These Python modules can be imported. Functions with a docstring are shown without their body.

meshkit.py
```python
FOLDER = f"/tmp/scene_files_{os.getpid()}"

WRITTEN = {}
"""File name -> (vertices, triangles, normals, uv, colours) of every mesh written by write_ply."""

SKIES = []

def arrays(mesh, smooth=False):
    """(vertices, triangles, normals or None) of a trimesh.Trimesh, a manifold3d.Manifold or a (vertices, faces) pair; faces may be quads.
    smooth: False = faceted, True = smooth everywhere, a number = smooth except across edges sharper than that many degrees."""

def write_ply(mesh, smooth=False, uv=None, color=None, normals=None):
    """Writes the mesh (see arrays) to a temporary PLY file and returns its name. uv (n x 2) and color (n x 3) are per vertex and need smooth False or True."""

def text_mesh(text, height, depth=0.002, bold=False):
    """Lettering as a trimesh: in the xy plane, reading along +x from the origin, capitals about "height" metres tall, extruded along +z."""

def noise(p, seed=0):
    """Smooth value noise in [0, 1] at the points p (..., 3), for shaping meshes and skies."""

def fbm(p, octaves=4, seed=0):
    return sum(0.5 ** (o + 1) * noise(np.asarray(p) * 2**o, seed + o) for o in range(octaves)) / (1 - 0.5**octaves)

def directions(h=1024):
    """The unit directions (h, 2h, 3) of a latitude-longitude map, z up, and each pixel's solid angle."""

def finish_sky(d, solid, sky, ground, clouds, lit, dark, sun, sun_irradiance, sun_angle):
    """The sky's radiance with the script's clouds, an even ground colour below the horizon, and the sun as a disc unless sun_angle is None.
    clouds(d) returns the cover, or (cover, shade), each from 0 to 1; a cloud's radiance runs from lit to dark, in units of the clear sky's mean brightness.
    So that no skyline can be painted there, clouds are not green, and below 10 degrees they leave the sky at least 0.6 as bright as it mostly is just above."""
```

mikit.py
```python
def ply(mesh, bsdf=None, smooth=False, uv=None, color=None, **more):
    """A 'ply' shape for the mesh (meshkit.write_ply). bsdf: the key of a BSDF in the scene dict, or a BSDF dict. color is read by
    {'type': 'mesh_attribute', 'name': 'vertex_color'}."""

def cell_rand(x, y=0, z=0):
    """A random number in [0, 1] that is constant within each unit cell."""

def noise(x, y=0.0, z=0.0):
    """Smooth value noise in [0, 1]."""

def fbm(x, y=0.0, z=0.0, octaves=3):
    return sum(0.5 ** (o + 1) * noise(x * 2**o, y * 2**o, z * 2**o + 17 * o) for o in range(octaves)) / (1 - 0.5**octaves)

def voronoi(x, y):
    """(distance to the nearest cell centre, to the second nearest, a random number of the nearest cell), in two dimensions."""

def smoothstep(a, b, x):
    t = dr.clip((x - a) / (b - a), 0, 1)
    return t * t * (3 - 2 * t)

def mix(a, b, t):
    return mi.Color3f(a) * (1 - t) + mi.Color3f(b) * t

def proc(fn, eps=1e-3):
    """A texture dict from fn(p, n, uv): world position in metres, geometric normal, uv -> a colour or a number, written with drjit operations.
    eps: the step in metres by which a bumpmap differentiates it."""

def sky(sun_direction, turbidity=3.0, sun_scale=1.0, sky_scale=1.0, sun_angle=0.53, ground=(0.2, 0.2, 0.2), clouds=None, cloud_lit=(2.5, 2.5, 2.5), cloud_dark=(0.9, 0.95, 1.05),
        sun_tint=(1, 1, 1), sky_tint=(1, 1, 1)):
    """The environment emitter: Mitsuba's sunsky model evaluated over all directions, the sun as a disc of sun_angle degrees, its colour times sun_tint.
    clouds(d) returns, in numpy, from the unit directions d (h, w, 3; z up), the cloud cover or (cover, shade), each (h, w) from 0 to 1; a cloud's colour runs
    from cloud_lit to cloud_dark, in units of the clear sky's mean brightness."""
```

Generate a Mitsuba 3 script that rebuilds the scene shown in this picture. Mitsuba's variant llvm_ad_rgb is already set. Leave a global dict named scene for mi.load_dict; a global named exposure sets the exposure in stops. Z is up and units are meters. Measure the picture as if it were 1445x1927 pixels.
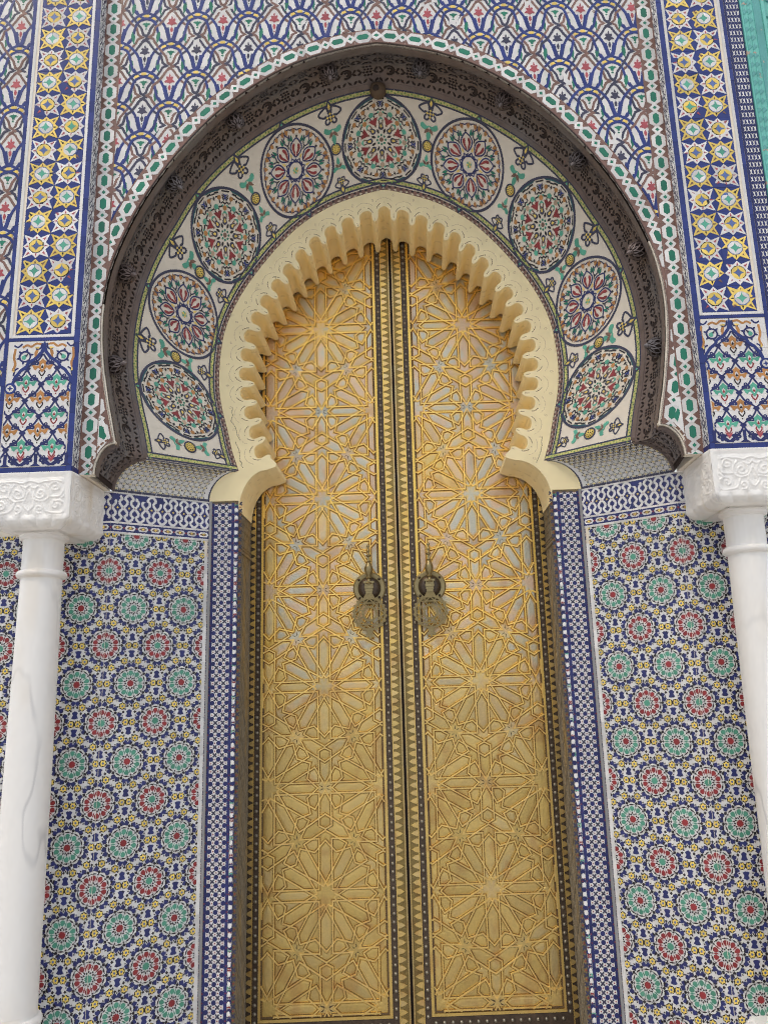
import math, random
import numpy as np, shapely, mapbox_earcut, trimesh
import drjit as dr
import mitsuba as mi
import mikit
from shapely.geometry import Polygon, LineString, Point, box
from shapely import affinity
from shapely.ops import unary_union, polygonize

random.seed(7)
RNG = np.random.default_rng(11)
T = mi.ScalarTransform4f
scene, labels = {}, {}
PI = math.pi

# ------------------------------------------------------------------ camera, sky, exposure
def cam_matrix(eye, yaw, pitch, roll):
    cy, sy, cp, sp, cr, sr = math.cos(yaw), math.sin(yaw), math.cos(pitch), math.sin(pitch), math.cos(roll), math.sin(roll)
    def world(r, u, f):
        r, u = r * cr + u * sr, -r * sr + u * cr
        y, z = f * cp - u * sp, f * sp + u * cp
        return np.array([r * cy + y * sy, -r * sy + y * cy, z])
    m = np.eye(4)
    m[:3, 0], m[:3, 1], m[:3, 2], m[:3, 3] = -world(1, 0, 0), world(0, 1, 0), world(0, 0, 1), eye
    return m
FOCAL = 1497.4
scene['camera'] = {'type': 'perspective', 'fov': math.degrees(2 * math.atan(1445 / 2 / FOCAL)), 'fov_axis': 'x',
                   'principal_point_offset_x': -60.95 / 1445, 'principal_point_offset_y': 4.15 / 1927,
                   'to_world': T(cam_matrix([0.105, -5.5, 2.0], 0.0056, 0.2236, 0.0358)), 'near_clip': 0.05, 'far_clip': 300.0}
# an even overcast, brightest overhead, the sun a soft patch high on the left
scene['sky'] = mikit.sky([-0.45, -0.55, 1.0], turbidity=3, sun_scale=0.16, sun_angle=16, clouds=lambda d: (1.0, 1 - np.maximum(d[..., 2], 0)), ground=(0.34, 0.33, 0.31),
                         cloud_lit=(3.2, 3.32, 3.55), cloud_dark=(1.60, 1.68, 1.80))
exposure = 2.0

# ------------------------------------------------------------------ materials
PAL = dict(white=(.72, .715, .71), cobalt=(.028, .046, .205), navy=(.025, .032, .13), yellow=(.79, .60, .155), turq=(.105, .40, .29), green=(.022, .19, .125), red=(.28, .040, .045), brown=(.20, .115, .085),
           black=(.022, .020, .024), orange=(.46, .22, .075), cream=(.66, .59, .48), pink=(.42, .09, .11), grey=(.30, .30, .31), lblue=(.11, .17, .40), lime=(.55, .52, .20), leaf=(.14, .30, .08), aqua=(.20, .56, .53),
           teal=(.025, .11, .13), tan=(.50, .38, .27), slate=(.050, .052, .095), mauve=(.215, .125, .105), sand=(.58, .51, .40), ultra=(.033, .041, .155), jade=(.095, .31, .225))
NAMES = list(PAL)
NP = 32
def glaze_fn(p, n, uv):
    c, k = mi.Color3f(PAL[NAMES[0]]), uv.x * NP
    for i, nm in enumerate(NAMES[1:]):
        c = dr.select(k >= i + 1, mi.Color3f(PAL[nm]), c)
    f = mikit.fbm(p.x * 45 + p.y * 31, p.z * 45, p.y * 17)
    g = mikit.noise(p.x * 3.1, p.z * 2.3, p.y * 3)
    c = c * (0.62 + 0.52 * uv.y + 0.20 * f + 0.12 * (g - 0.5))
    grime = mikit.smoothstep(0.70, 0.95, mikit.fbm(p.x * 6 + 4, p.z * 5, p.y * 6)) * 0.12
    return c * (1 - grime) + mi.Color3f(.30, .25, .19) * grime
def two(b):
    return {'type': 'twosided', 'b': b}
scene['glaze'] = two({'type': 'principled', 'base_color': mikit.proc(glaze_fn), 'roughness': 0.25, 'specular': 0.32})
scene['matte'] = two({'type': 'principled', 'base_color': mikit.proc(glaze_fn), 'roughness': 0.6, 'specular': 0.3})
def stucco_fn(p, n, uv):
    f = mikit.fbm(p.x * 14, p.z * 14, p.y * 14)
    s = mikit.smoothstep(.55, .9, mikit.fbm(p.x * 2.2 + 9, p.z * 1.6, p.y * 2.2))
    return mikit.mix((.77, .71, .61), (.66, .56, .42), .6 * s) * (.90 + .2 * f)
def stucco_h(p, n, uv):
    row = dr.floor(p.z * 55)
    e = dr.abs(p.z * 55 - row - .5)
    q = p.x * 21 + p.y * 17 + mikit.cell_rand(row) * 3
    g = dr.abs(q - dr.floor(q) - .5)
    return -mikit.smoothstep(.40, .5, e) * .5 - mikit.smoothstep(.45, .5, g) * .35 + .8 * mikit.fbm(p.x * 60, p.z * 60, p.y * 60)
scene['stucco'] = two({'type': 'bumpmap', 'b': {'type': 'principled', 'base_color': mikit.proc(stucco_fn), 'roughness': .55, 'specular': .4}, 't': mikit.proc(stucco_h, 2e-3), 'scale': .0035})
def plaster_fn(p, n, uv):
    f = mikit.fbm(p.x * 9, p.z * 9, p.y * 9)
    s = mikit.smoothstep(.5, .85, mikit.fbm(p.x * 3.3 + 3, p.z * 2.7, p.y * 4))
    sp = mikit.smoothstep(.78, .84, mikit.noise(p.x * 26, p.z * 26, p.y * 26))
    c = mikit.mix((.89, .77, .47), (.80, .67, .39), .6 * s) * (.92 + .14 * f)
    return mikit.mix(c, (.34, .27, .17), .22 * sp)
def plaster_h(p, n, uv):
    return mikit.fbm(p.x * 22, p.z * 22, p.y * 22) + .35 * mikit.noise(p.x * 110, p.z * 110, p.y * 110)
scene['plaster'] = two({'type': 'bumpmap', 'b': {'type': 'principled', 'base_color': mikit.proc(plaster_fn), 'roughness': .55, 'specular': .35}, 't': mikit.proc(plaster_h, 2e-3), 'scale': .005})
def marble_fn(p, n, uv):
    w = mikit.fbm(p.x * 3.1, p.z * 1.1, p.y * 3.1, 4)
    v = dr.abs(dr.sin((p.x * 5 + p.y * 4 + p.z * 1.3 + 5 * w) * 2.2))
    vein = (1 - mikit.smoothstep(0, .28, v)) * .60 * mikit.smoothstep(.38, .7, mikit.fbm(p.x * 2, p.z * 2, p.y * 2))
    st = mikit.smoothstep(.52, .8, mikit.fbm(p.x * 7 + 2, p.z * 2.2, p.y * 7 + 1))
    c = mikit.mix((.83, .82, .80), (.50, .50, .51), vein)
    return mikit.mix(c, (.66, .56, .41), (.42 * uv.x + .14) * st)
def marble_h(p, n, uv):
    return mikit.fbm(p.x * 30, p.z * 30, p.y * 30)
scene['marble'] = two({'type': 'bumpmap', 'b': {'type': 'principled', 'base_color': mikit.proc(marble_fn), 'roughness': .32, 'specular': .5}, 't': mikit.proc(marble_h, 2e-3), 'scale': .0012})
def bronze_fn(p, n, uv):
    f = mikit.fbm(p.x * 20, p.z * 20, p.y * 20)
    s = mikit.smoothstep(.4, .75, mikit.fbm(p.x * 2.5, p.z * 2.5, p.y * 4))
    return mikit.mix((.20, .160, .155), (.20, .188, .20), s) * (.75 + .5 * f)
scene['bronze'] = two({'type': 'principled', 'base_color': mikit.proc(bronze_fn), 'roughness': .45, 'metallic': .45, 'specular': .5})
scene['cavity'] = two({'type': 'diffuse', 'reflectance': {'type': 'rgb', 'value': (.06, .048, .045)}})
scene['mud'] = two({'type': 'diffuse', 'reflectance': {'type': 'rgb', 'value': (.15, .11, .08)}})
def brass_fn(p, n, uv):
    # uv.x: how far the piece has gone pale and pinkish or bluish with age, uv.y: tone of the piece
    f = mikit.fbm(p.x * 26, p.z * 26, p.y * 5)
    g = mikit.fbm(p.x * 150, p.z * 150, 1.0)
    k = mikit.fbm(p.x * 7 + 5, p.z * 7, 2.0)
    gold = mikit.mix((.99, .70, .19), (.90, .58, .13), f)
    pink = mikit.mix((.80, .60, .48), (.62, .66, .62), mikit.smoothstep(.42, .62, k))
    c = mikit.mix(gold, pink, dr.clip(uv.x * (.55 + .9 * f), 0, 1) * .8)
    ground_reflection = mikit.smoothstep(2.7, 1.5, p.z + .9 * (mikit.fbm(p.x * 2.1, p.z * 1.3, 4.0) - .5)) * (.45 + .3 * f)  # khaki painted into the lower leaves, standing in for the ground mirrored there
    c = mikit.mix(c, (.66, .51, .22), ground_reflection)
    rust = mikit.smoothstep(.60, .78, mikit.fbm(p.x * 11, p.z * 9, 7.0))
    c = mikit.mix(c, (.55, .28, .10), rust * .35)
    return c * (.70 + .40 * uv.y + .22 * (g - .5))
def brass_h(p, n, uv):
    return mikit.noise(p.x * 190, p.z * 190, 0) + .8 * mikit.fbm(p.x * 50, p.z * 50, 0)
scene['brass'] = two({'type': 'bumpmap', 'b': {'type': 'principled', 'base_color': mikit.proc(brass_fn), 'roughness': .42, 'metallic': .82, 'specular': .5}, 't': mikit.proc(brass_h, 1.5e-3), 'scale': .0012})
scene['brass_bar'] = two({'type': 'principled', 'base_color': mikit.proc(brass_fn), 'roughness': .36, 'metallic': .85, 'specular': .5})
scene['oxide'] = two({'type': 'principled', 'base_color': {'type': 'rgb', 'value': (.13, .085, .045)}, 'roughness': .55, 'metallic': .4})
def dark_fn(p, n, uv):
    f = mikit.fbm(p.x * 40, p.z * 40, p.y * 9)
    return mi.Color3f(.085, .062, .045) * (.6 + .8 * f)
scene['darkmetal'] = two({'type': 'principled', 'base_color': mikit.proc(dark_fn), 'roughness': .42, 'metallic': .5})
scene['iron'] = two({'type': 'principled', 'base_color': {'type': 'rgb', 'value': (.34, .31, .25)}, 'roughness': .3, 'metallic': .85})
def oldbrass_fn(p, n, uv):
    f = mikit.fbm(p.x * 30, p.z * 30, p.y * 30)
    return mikit.mix((.40, .325, .165), (.24, .19, .095), f)
scene['oldbrass'] = two({'type': 'principled', 'base_color': mikit.proc(oldbrass_fn), 'roughness': .35, 'metallic': .8})
def carved_fn(p, n, uv):
    f = mikit.fbm(p.x * 20, p.z * 30, p.y * 30)
    s = mikit.smoothstep(.45, .8, mikit.fbm(p.x * 5, p.z * 3, p.y * 9))
    return mikit.mix((.27, .235, .18), (.36, .27, .14), s) * (.65 + .6 * f)
scene['carved'] = two({'type': 'diffuse', 'reflectance': mikit.proc(carved_fn)})
def paint_fn(p, n, uv):
    f = mikit.fbm(p.x * 12, p.z * 12, p.y * 12)
    chip = mikit.smoothstep(.74, .80, mikit.fbm(p.x * 30, p.z * 30, 3.0))
    return mikit.mix(mikit.mix((.15, .50, .45), (.09, .33, .33), uv.x) * (.85 + .3 * f), (.45, .36, .30), chip)
scene['teal_paint'] = two({'type': 'principled', 'base_color': mikit.proc(paint_fn), 'roughness': .45})
def ground_fn(p, n, uv):
    e = dr.maximum(dr.abs(p.x * 1.6 - dr.floor(p.x * 1.6) - .5), dr.abs(p.y * 1.6 - dr.floor(p.y * 1.6) - .5))
    r = mikit.cell_rand(dr.floor(p.x * 1.6), dr.floor(p.y * 1.6))
    return mi.Color3f(.42, .39, .35) * (.8 + .25 * r + .2 * (mikit.fbm(p.x * 9, p.y * 9) - .5)) * (1 - .35 * mikit.smoothstep(.485, .5, e))
scene['paving'] = two({'type': 'principled', 'base_color': mikit.proc(ground_fn), 'roughness': .6})

# ------------------------------------------------------------------ naming
def numbered(name):
    if name not in scene and name not in labels and not any(k.startswith(name + '__') for k in scene):
        return name
    i = 1
    while True:
        k = '%s_%03d' % (name, i)
        if k not in scene and k not in labels and not any(q.startswith(k + '__') for q in scene):
            return k
        i += 1
_cnt = {}
def key(parent, name):
    k = parent + '__' + name
    i = _cnt.get(k, 0)
    _cnt[k] = i + 1
    return k if i == 0 else '%s_%03d' % (k, i)
def thing(name, label, cat, group=None):
    k = numbered(name)
    labels[k] = {'label': label, 'category': cat}
    if group:
        labels[k]['group'] = group
    return k
def put(parent, name, mesh, bsdf, smooth=False, uv=None, label=None, kind=None):
    k = key(parent, name) if parent else name
    scene[k] = mikit.ply(mesh, bsdf, smooth=smooth, uv=uv)
    if label or kind:
        labels[k] = {}
        if label: labels[k]['label'] = label
        if kind: labels[k]['kind'] = kind
    return k

# ------------------------------------------------------------------ flat pieces
def prep(poly, bevel=0.0):
    """(V n x 2, F, flag n): a polygon's top, its walls and their foot. flag 1 = top, 0 = foot."""
    if isinstance(poly, Polygon):
        rings = [np.array(poly.exterior.coords)[:-1]] + [np.array(r.coords)[:-1] for r in poly.interiors]
    else:
        rings = [np.asarray(poly, float)]
    def area(r): return .5 * np.sum(r[:, 0] * np.roll(r[:, 1], -1) - np.roll(r[:, 0], -1) * r[:, 1])
    rings = [r if (area(r) > 0) == (i == 0) else r[::-1] for i, r in enumerate(rings)]
    top = rings
    if bevel:
        top = []
        for r in rings:
            d = np.roll(r, -1, 0) - r
            d /= np.linalg.norm(d, axis=1, keepdims=True) + 1e-12
            n1 = np.stack([-d[:, 1], d[:, 0]], 1)
            n0 = np.roll(n1, 1, 0)
            top.append(r + bevel * (n0 + n1) / np.maximum(1 + (n0 * n1).sum(1, keepdims=True), .45))
    V = np.vstack(top)
    F = mapbox_earcut.triangulate_float64(np.ascontiguousarray(V), np.cumsum([len(r) for r in top]).astype(np.uint32)).reshape(-1, 3).astype(int)
    n = len(V)
    W, o = [], 0
    for r in top:
        i = np.arange(len(r)); j = (i + 1) % len(r)
        W += [np.stack([i + o, i + o + n, j + o], 1), np.stack([j + o, i + o + n, j + o + n], 1)]
        o += len(r)
    return np.vstack([V, np.vstack(rings)]), np.vstack([F] + W), np.r_[np.ones(n), np.zeros(n)], Polygon(rings[0]) if len(rings) == 1 else poly

class Lay:
    """Pieces of tile laid out in a plane (u, v), each with a colour and the heights of its foot and face."""
    def __init__(self):
        self.P = []
    def add(self, poly, col, h1=.004, h0=-.002, tone=None, at=None, rot=0., mir=False, sc=1., bevel=0.):
        if isinstance(poly, shapely.Geometry):
            for g in getattr(poly, 'geoms', [poly]):
                if isinstance(g, Polygon) and g.area > 1e-7:
                    self._add(prep(g, bevel), col, h1, h0, tone, at, rot, mir, sc)
        else:
            self._add(prep(poly, bevel), col, h1, h0, tone, at, rot, mir, sc)
    def _add(self, pr, col, h1, h0, tone, at=None, rot=0., mir=False, sc=1.):
        V, F, fl, g = pr
        if mir or rot or at is not None or sc != 1:
            V = V * sc
            if mir: V = V * [-1, 1]
            c, s = math.cos(rot), math.sin(rot)
            V = V @ np.array([[c, s], [-s, c]])
            if at is not None: V = V + np.asarray(at)
        self.P.append([V, F, fl, NAMES.index(col) if isinstance(col, str) else col, h0, h1, tone])
    def motif(self, other, at=(0, 0), rot=0., mir=False, sc=1., recol=None):
        c, s = math.cos(rot), math.sin(rot)
        M = np.array([[c, s], [-s, c]]) * sc
        if mir: M = np.diag([-1., 1.]) @ M
        for V, F, fl, col, h0, h1, tone in other.P:
            k = NAMES.index(recol[NAMES[col]]) if recol and isinstance(col, int) and NAMES[col] in recol else col
            self.P.append([V @ M + np.asarray(at), F, fl, k, h0, h1, tone])
    def clip(self, region):
        """Cuts every piece at the edge of region; pieces outside go."""
        pr = shapely.prepared.prep(region)
        out = []
        minx, miny, maxx, maxy = region.bounds
        for q in self.P:
            V = q[0]
            n = len(V) // 2
            lo, hi = V.min(0), V.max(0)
            if hi[0] < minx or lo[0] > maxx or hi[1] < miny or lo[1] > maxy:
                continue
            bb = box(lo[0], lo[1], hi[0], hi[1])
            if pr.contains(bb):
                out.append(q); continue
            if not pr.intersects(bb):
                continue
            tri = [Polygon(V[f]) for f in q[1] if (f < n).all()]
            g = unary_union([t for t in tri if t.area > 1e-12]).intersection(region)
            for h in getattr(g, 'geoms', [g]):
                if isinstance(h, Polygon) and h.area > 2e-7:
                    h = h.simplify(1e-5)
                    if h.area < 2e-7: continue
                    V2, F2, fl2, _ = prep(h)
                    out.append([V2, F2, fl2] + q[3:])
        self.P = out
        return self
    def emit(self, parent, mapf, bsdf='glaze', name='tile', rest='small_tiles', most=300, size=.026, tilt=.016, uvx=None):
        if not self.P: return
        vs, hs, idx = [], [], [0]
        for V, F, fl, col, h0, h1, tone in self.P:
            c = V.mean(0)
            a = RNG.normal(0, tilt, 2)
            h = h0 + fl * (h1 - h0 + np.clip((V - c) @ a, -.0012, .0012))
            vs.append(V); hs.append(h); idx.append(idx[-1] + len(V))
        UV = np.vstack(vs); H = np.concatenate(hs)
        X = mapf(UV[:, 0], UV[:, 1], H)
        sizes, uvs = [], []
        for i, (V, F, fl, col, h0, h1, tone) in enumerate(self.P):
            P = X[idx[i]:idx[i + 1]]
            n = len(P) // 2
            tf = F[(F < n).all(1)]
            sizes.append(.5 * np.linalg.norm(np.cross(P[tf[:, 1]] - P[tf[:, 0]], P[tf[:, 2]] - P[tf[:, 0]]), axis=1).sum())
            t = RNG.uniform(.2, .8) if tone is None else tone
            ux = (col + .5) / NP if isinstance(col, int) else col
            uvs.append(np.tile([ux, t], (len(P), 1)))
        order = np.argsort(sizes)[::-1]
        big = [i for i in order[:most] if sizes[i] > size * size]
        for i in sorted(big):
            put(parent, name, (X[idx[i]:idx[i + 1]], self.P[i][1]), bsdf, uv=uvs[i])
        s = set(big)
        small = [i for i in range(len(self.P)) if i not in s]
        if small:
            off = np.cumsum([0] + [idx[i + 1] - idx[i] for i in small])
            Vx = np.vstack([X[idx[i]:idx[i + 1]] for i in small])
            Fx = np.vstack([self.P[i][1] + o for i, o in zip(small, off)])
            put(parent, rest, (Vx, Fx), bsdf, uv=np.vstack([uvs[i] for i in small]), kind='stuff')

# shapes
def pol(r, a): return (r * math.cos(a), r * math.sin(a))
def ngon(n, r, a=0.): return [pol(r, a + 2 * PI * k / n) for k in range(n)]
def star(n, r, r2, a=0.): return [pol(r if k % 2 == 0 else r2, a + PI * k / n) for k in range(2 * n)]
def smooth(pts, n=6, closed=False):
    P = np.asarray(pts, float)
    m = len(P)
    out = []
    for i in range(m if closed else m - 1):
        g = lambda k: P[(i + k) % m] if closed else P[min(max(i + k, 0), m - 1)]
        p0, p1, p2, p3 = g(-1), g(0), g(1), g(2)
        for t in np.arange(n) / n:
            out.append(.5 * (2 * p1 + (p2 - p0) * t + (2 * p0 - 5 * p1 + 4 * p2 - p3) * t * t + (3 * p1 - p0 - 3 * p2 + p3) * t ** 3))
    if not closed: out.append(P[-1])
    return np.array(out)
def band(pts, w, join='mitre', cap='flat'):
    return LineString(pts).buffer(w / 2, cap_style=cap, join_style=join, mitre_limit=4, quad_segs=3)
def lens(l, w, n=5):
    x = np.linspace(-1, 1, n * 2 + 1)
    y = (1 - x * x) * w / 2
    return np.vstack([np.stack([x * l / 2, -y], 1), np.stack([x * l / 2, y], 1)[-2:0:-1]])
def drop(l, w, n=6):
    """A leaf pointing along +x from the origin, broadest near its root."""
    x = np.linspace(0, 1, n + 1)
    y = w / 2 * np.sin(PI * x ** .62)
    return np.vstack([np.stack([x * l, -y], 1), np.stack([x * l, y], 1)[-2:0:-1]])
def xf(poly, at=(0, 0), rot=0., sx=1., sy=1.):
    P = np.asarray(poly, float) * [sx, sy]
    c, s = math.cos(rot), math.sin(rot)
    return P @ np.array([[c, s], [-s, c]]) + np.asarray(at)
def mirx(p): return np.asarray(p, float) * [-1, 1]
def joined(*parts):
    vs, fs, o = [], [], 0
    for v, f in parts:
        v, f = np.asarray(v, float), np.asarray(f, int)
        if f.shape[1] == 4: f = np.vstack([f[:, [0, 1, 2]], f[:, [0, 2, 3]]])
        vs.append(v); fs.append(f + o); o += len(v)
    return np.vstack(vs), np.vstack(fs)
def boxm(x0, x1, y0, y1, z0, z1):
    v = np.array([[x, y, z] for x in (x0, x1) for y in (y0, y1) for z in (z0, z1)], float)
    return v, np.array([[0, 1, 3, 2], [4, 6, 7, 5], [0, 4, 5, 1], [2, 3, 7, 6], [0, 2, 6, 4], [1, 5, 7, 3]])
def lathe(prof, n=40, c=(0, 0), z0=0.):
    P = np.asarray(prof, float)
    a = np.arange(n) * 2 * PI / n
    v = np.stack([c[0] + P[:, None, 0] * np.cos(a), c[1] + P[:, None, 0] * np.sin(a), z0 + np.repeat(P[:, 1:2], n, 1)], -1).reshape(-1, 3)
    i, j = np.meshgrid(np.arange(len(P) - 1), np.arange(n), indexing='ij')
    return v, np.stack([i * n + j, i * n + (j + 1) % n, (i + 1) * n + (j + 1) % n, (i + 1) * n + j], -1).reshape(-1, 4)
def gridmesh(X):
    a, b = X.shape[:2]
    i, j = np.meshgrid(np.arange(a - 1), np.arange(b - 1), indexing='ij')
    return X.reshape(-1, 3), np.stack([i * b + j, (i + 1) * b + j, (i + 1) * b + j + 1, i * b + j + 1], -1).reshape(-1, 4)
def slab(poly, y0, y1):
    """A polygon in (x, z) given thickness along y."""
    V, F, fl, _ = prep(poly)
    return np.stack([V[:, 0], np.where(fl > 0, y0, y1), V[:, 1]], 1), F
def planey(y0, s=1.):
    return lambda u, v, h: np.stack([s * u, np.full_like(u, y0) - h, v], 1)
def surfmap(S, ref=(0, -4., 2.6), e=1e-4):
    def f(u, v, h):
        P = S(u, v)
        du, dv = S(u + e, v) - S(u - e, v), S(u, v + e) - S(u, v - e)
        N = np.cross(du, dv)
        N /= np.linalg.norm(N, axis=1, keepdims=True) + 1e-12
        N *= np.where((N * (np.array(ref) - P)).sum(1, keepdims=True) < 0, -1, 1)      # towards the street
        return P + N * h[:, None]
    return f

# ------------------------------------------------------------------ the gate's measures
CX, CZ = -.02, 4.05
YA, YB, YT, YY, YD = -1.25, -1.165, -.784, -.428, 0.
XA, XF, XE, XJ = 1.774, 1.720, 1.218, 1.030
ZC, ZT, ZP = 3.254, 3.455, 2.997            # foot of the cove, its top, top of the zellige panels
ZTOP, ZBOT = 6.9, -.35
from scipy.interpolate import PchipInterpolator
def curve(tab):
    th = np.radians([a for a, _ in tab]); r = [b for _, b in tab]
    f = PchipInterpolator(th, r, extrapolate=True)
    return lambda t: f(np.abs(t))
rB = curve([(0, 2.028), (7, 2.000), (15, 1.965), (25, 1.900), (33, 1.850), (42, 1.795), (54, 1.743), (66, 1.712), (74, 1.702), (83, 1.682), (92, 1.660), (100, 1.650), (106, 1.655), (112.5, 1.676), (120, 1.71)])
rT = curve([(0, 2.036), (7, 2.005), (15, 1.958), (28, 1.878), (35, 1.838), (46, 1.775), (54, 1.722), (64, 1.694), (72, 1.670), (81, 1.645), (90, 1.624), (97, 1.604), (104, 1.592), (111.3, 1.612), (120, 1.65)])
rY = curve([(0, 1.470), (7, 1.435), (15, 1.402), (26, 1.345), (36, 1.285), (46, 1.240), (58, 1.212), (70, 1.190), (81, 1.162), (92, 1.146), (105, 1.130), (114, 1.150), (120.5, 1.170), (126, 1.20)])
def arc(r, t): return CX + r(t) * np.sin(t), CZ + r(t) * np.cos(t)
def tlast(r, z):
    t = np.linspace(math.radians(95), math.radians(126), 400)
    return float(np.interp(-z, -(CZ + r(t) * np.cos(t)), t))
TB, TT, TY = tlast(rB, 3.44), tlast(rT, ZT), tlast(rY, ZT)
def foot(x0, z0, x1, z1, n):
    """Quarter hollow from (x0, z0) at the springing out to (x1, z1) below it: level above, upright below."""
    a = np.linspace(0, PI / 2, n)
    return x0 + (x1 - x0) * np.sin(a), z1 + (z0 - z1) * np.cos(a)

# ================================================================== ground and step
put(None, 'ground', (np.array([[-60, -120, ZBOT - .15], [60, -120, ZBOT - .15], [60, .5, ZBOT - .15], [-60, .5, ZBOT - .15]], float), np.array([[0, 1, 2, 3]])), 'paving')
labels['ground'] = {'kind': 'structure'}
put(None, 'step', boxm(-3.6, 3.6, -1.75, .4, ZBOT - .16, ZBOT), 'paving')
labels['step'] = {'kind': 'structure'}


# ================================================================== the spandrel wall
def opening(n=90):
    """Outline of the arch opening in the street face, (x, z), from the left foot over the top to the right foot."""
    t = np.linspace(-TB, TB, n)
    x, z = arc(rB, t)
    lx, lz = foot(x[0], z[0], -1.69, ZC, 9)
    rx, rz = foot(x[-1], z[-1], 1.67, ZC, 9)
    return np.vstack([np.stack([lx, lz], 1)[:0:-1], np.stack([x, z], 1), np.stack([rx, rz], 1)[1:]])
OPEN = opening()
HOLE = Polygon(np.vstack([[OPEN[0] - [0, .5]], OPEN, [OPEN[-1] - [0, .5]]]))
def wall_front(x0, x1):
    return box(x0, ZC, x1, ZTOP).difference(HOLE)

def chain_motif():
    m = Lay()
    m.add([(-.062, 0), (-.034, .043), (.034, .043), (.062, 0), (.034, -.043), (-.034, -.043)], 'white', .0048)
    m.add([(-.040, 0), (-.026, .0185), (.026, .0185), (.040, 0), (.026, -.0185), (-.026, -.0185)], 'green', .0062, .002)
    m.add([(.0795 - .036, 0), (.0795, .036), (.0795 + .036, 0), (.0795, -.036)], 'white', .0052)
    m.add([(.0795 - .013, 0), (.0795, .013), (.0795 + .013, 0), (.0795, -.013)], 'green', .0066, .002)
    return m
CHAIN = chain_motif()
def chain_strip(lay, L, v0=0., half=.05, start=0., per=.159):
    n = int(L / per) + 1
    step = .105
    for k in range(int(L / step) + 1):
        a, b = k * step + .0012, min((k + 1) * step - .0012, L)
        for lo, hi in ((v0 - half, v0 - half + .018), (v0 + half - .018, v0 + half)):
            if b > a: lay.add([(a, lo), (b, lo), (b, hi), (a, hi)], 'mauve' if lo > v0 or True else 'brown', .003)
        if b > a: lay.add([(a, v0 - half + .019), (b, v0 - half + .019), (b, v0 + half - .019), (a, v0 + half - .019)], 'mauve', .0028)
    for k in range(n):
        lay.motif(CHAIN, (start + k * per, v0))

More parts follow.
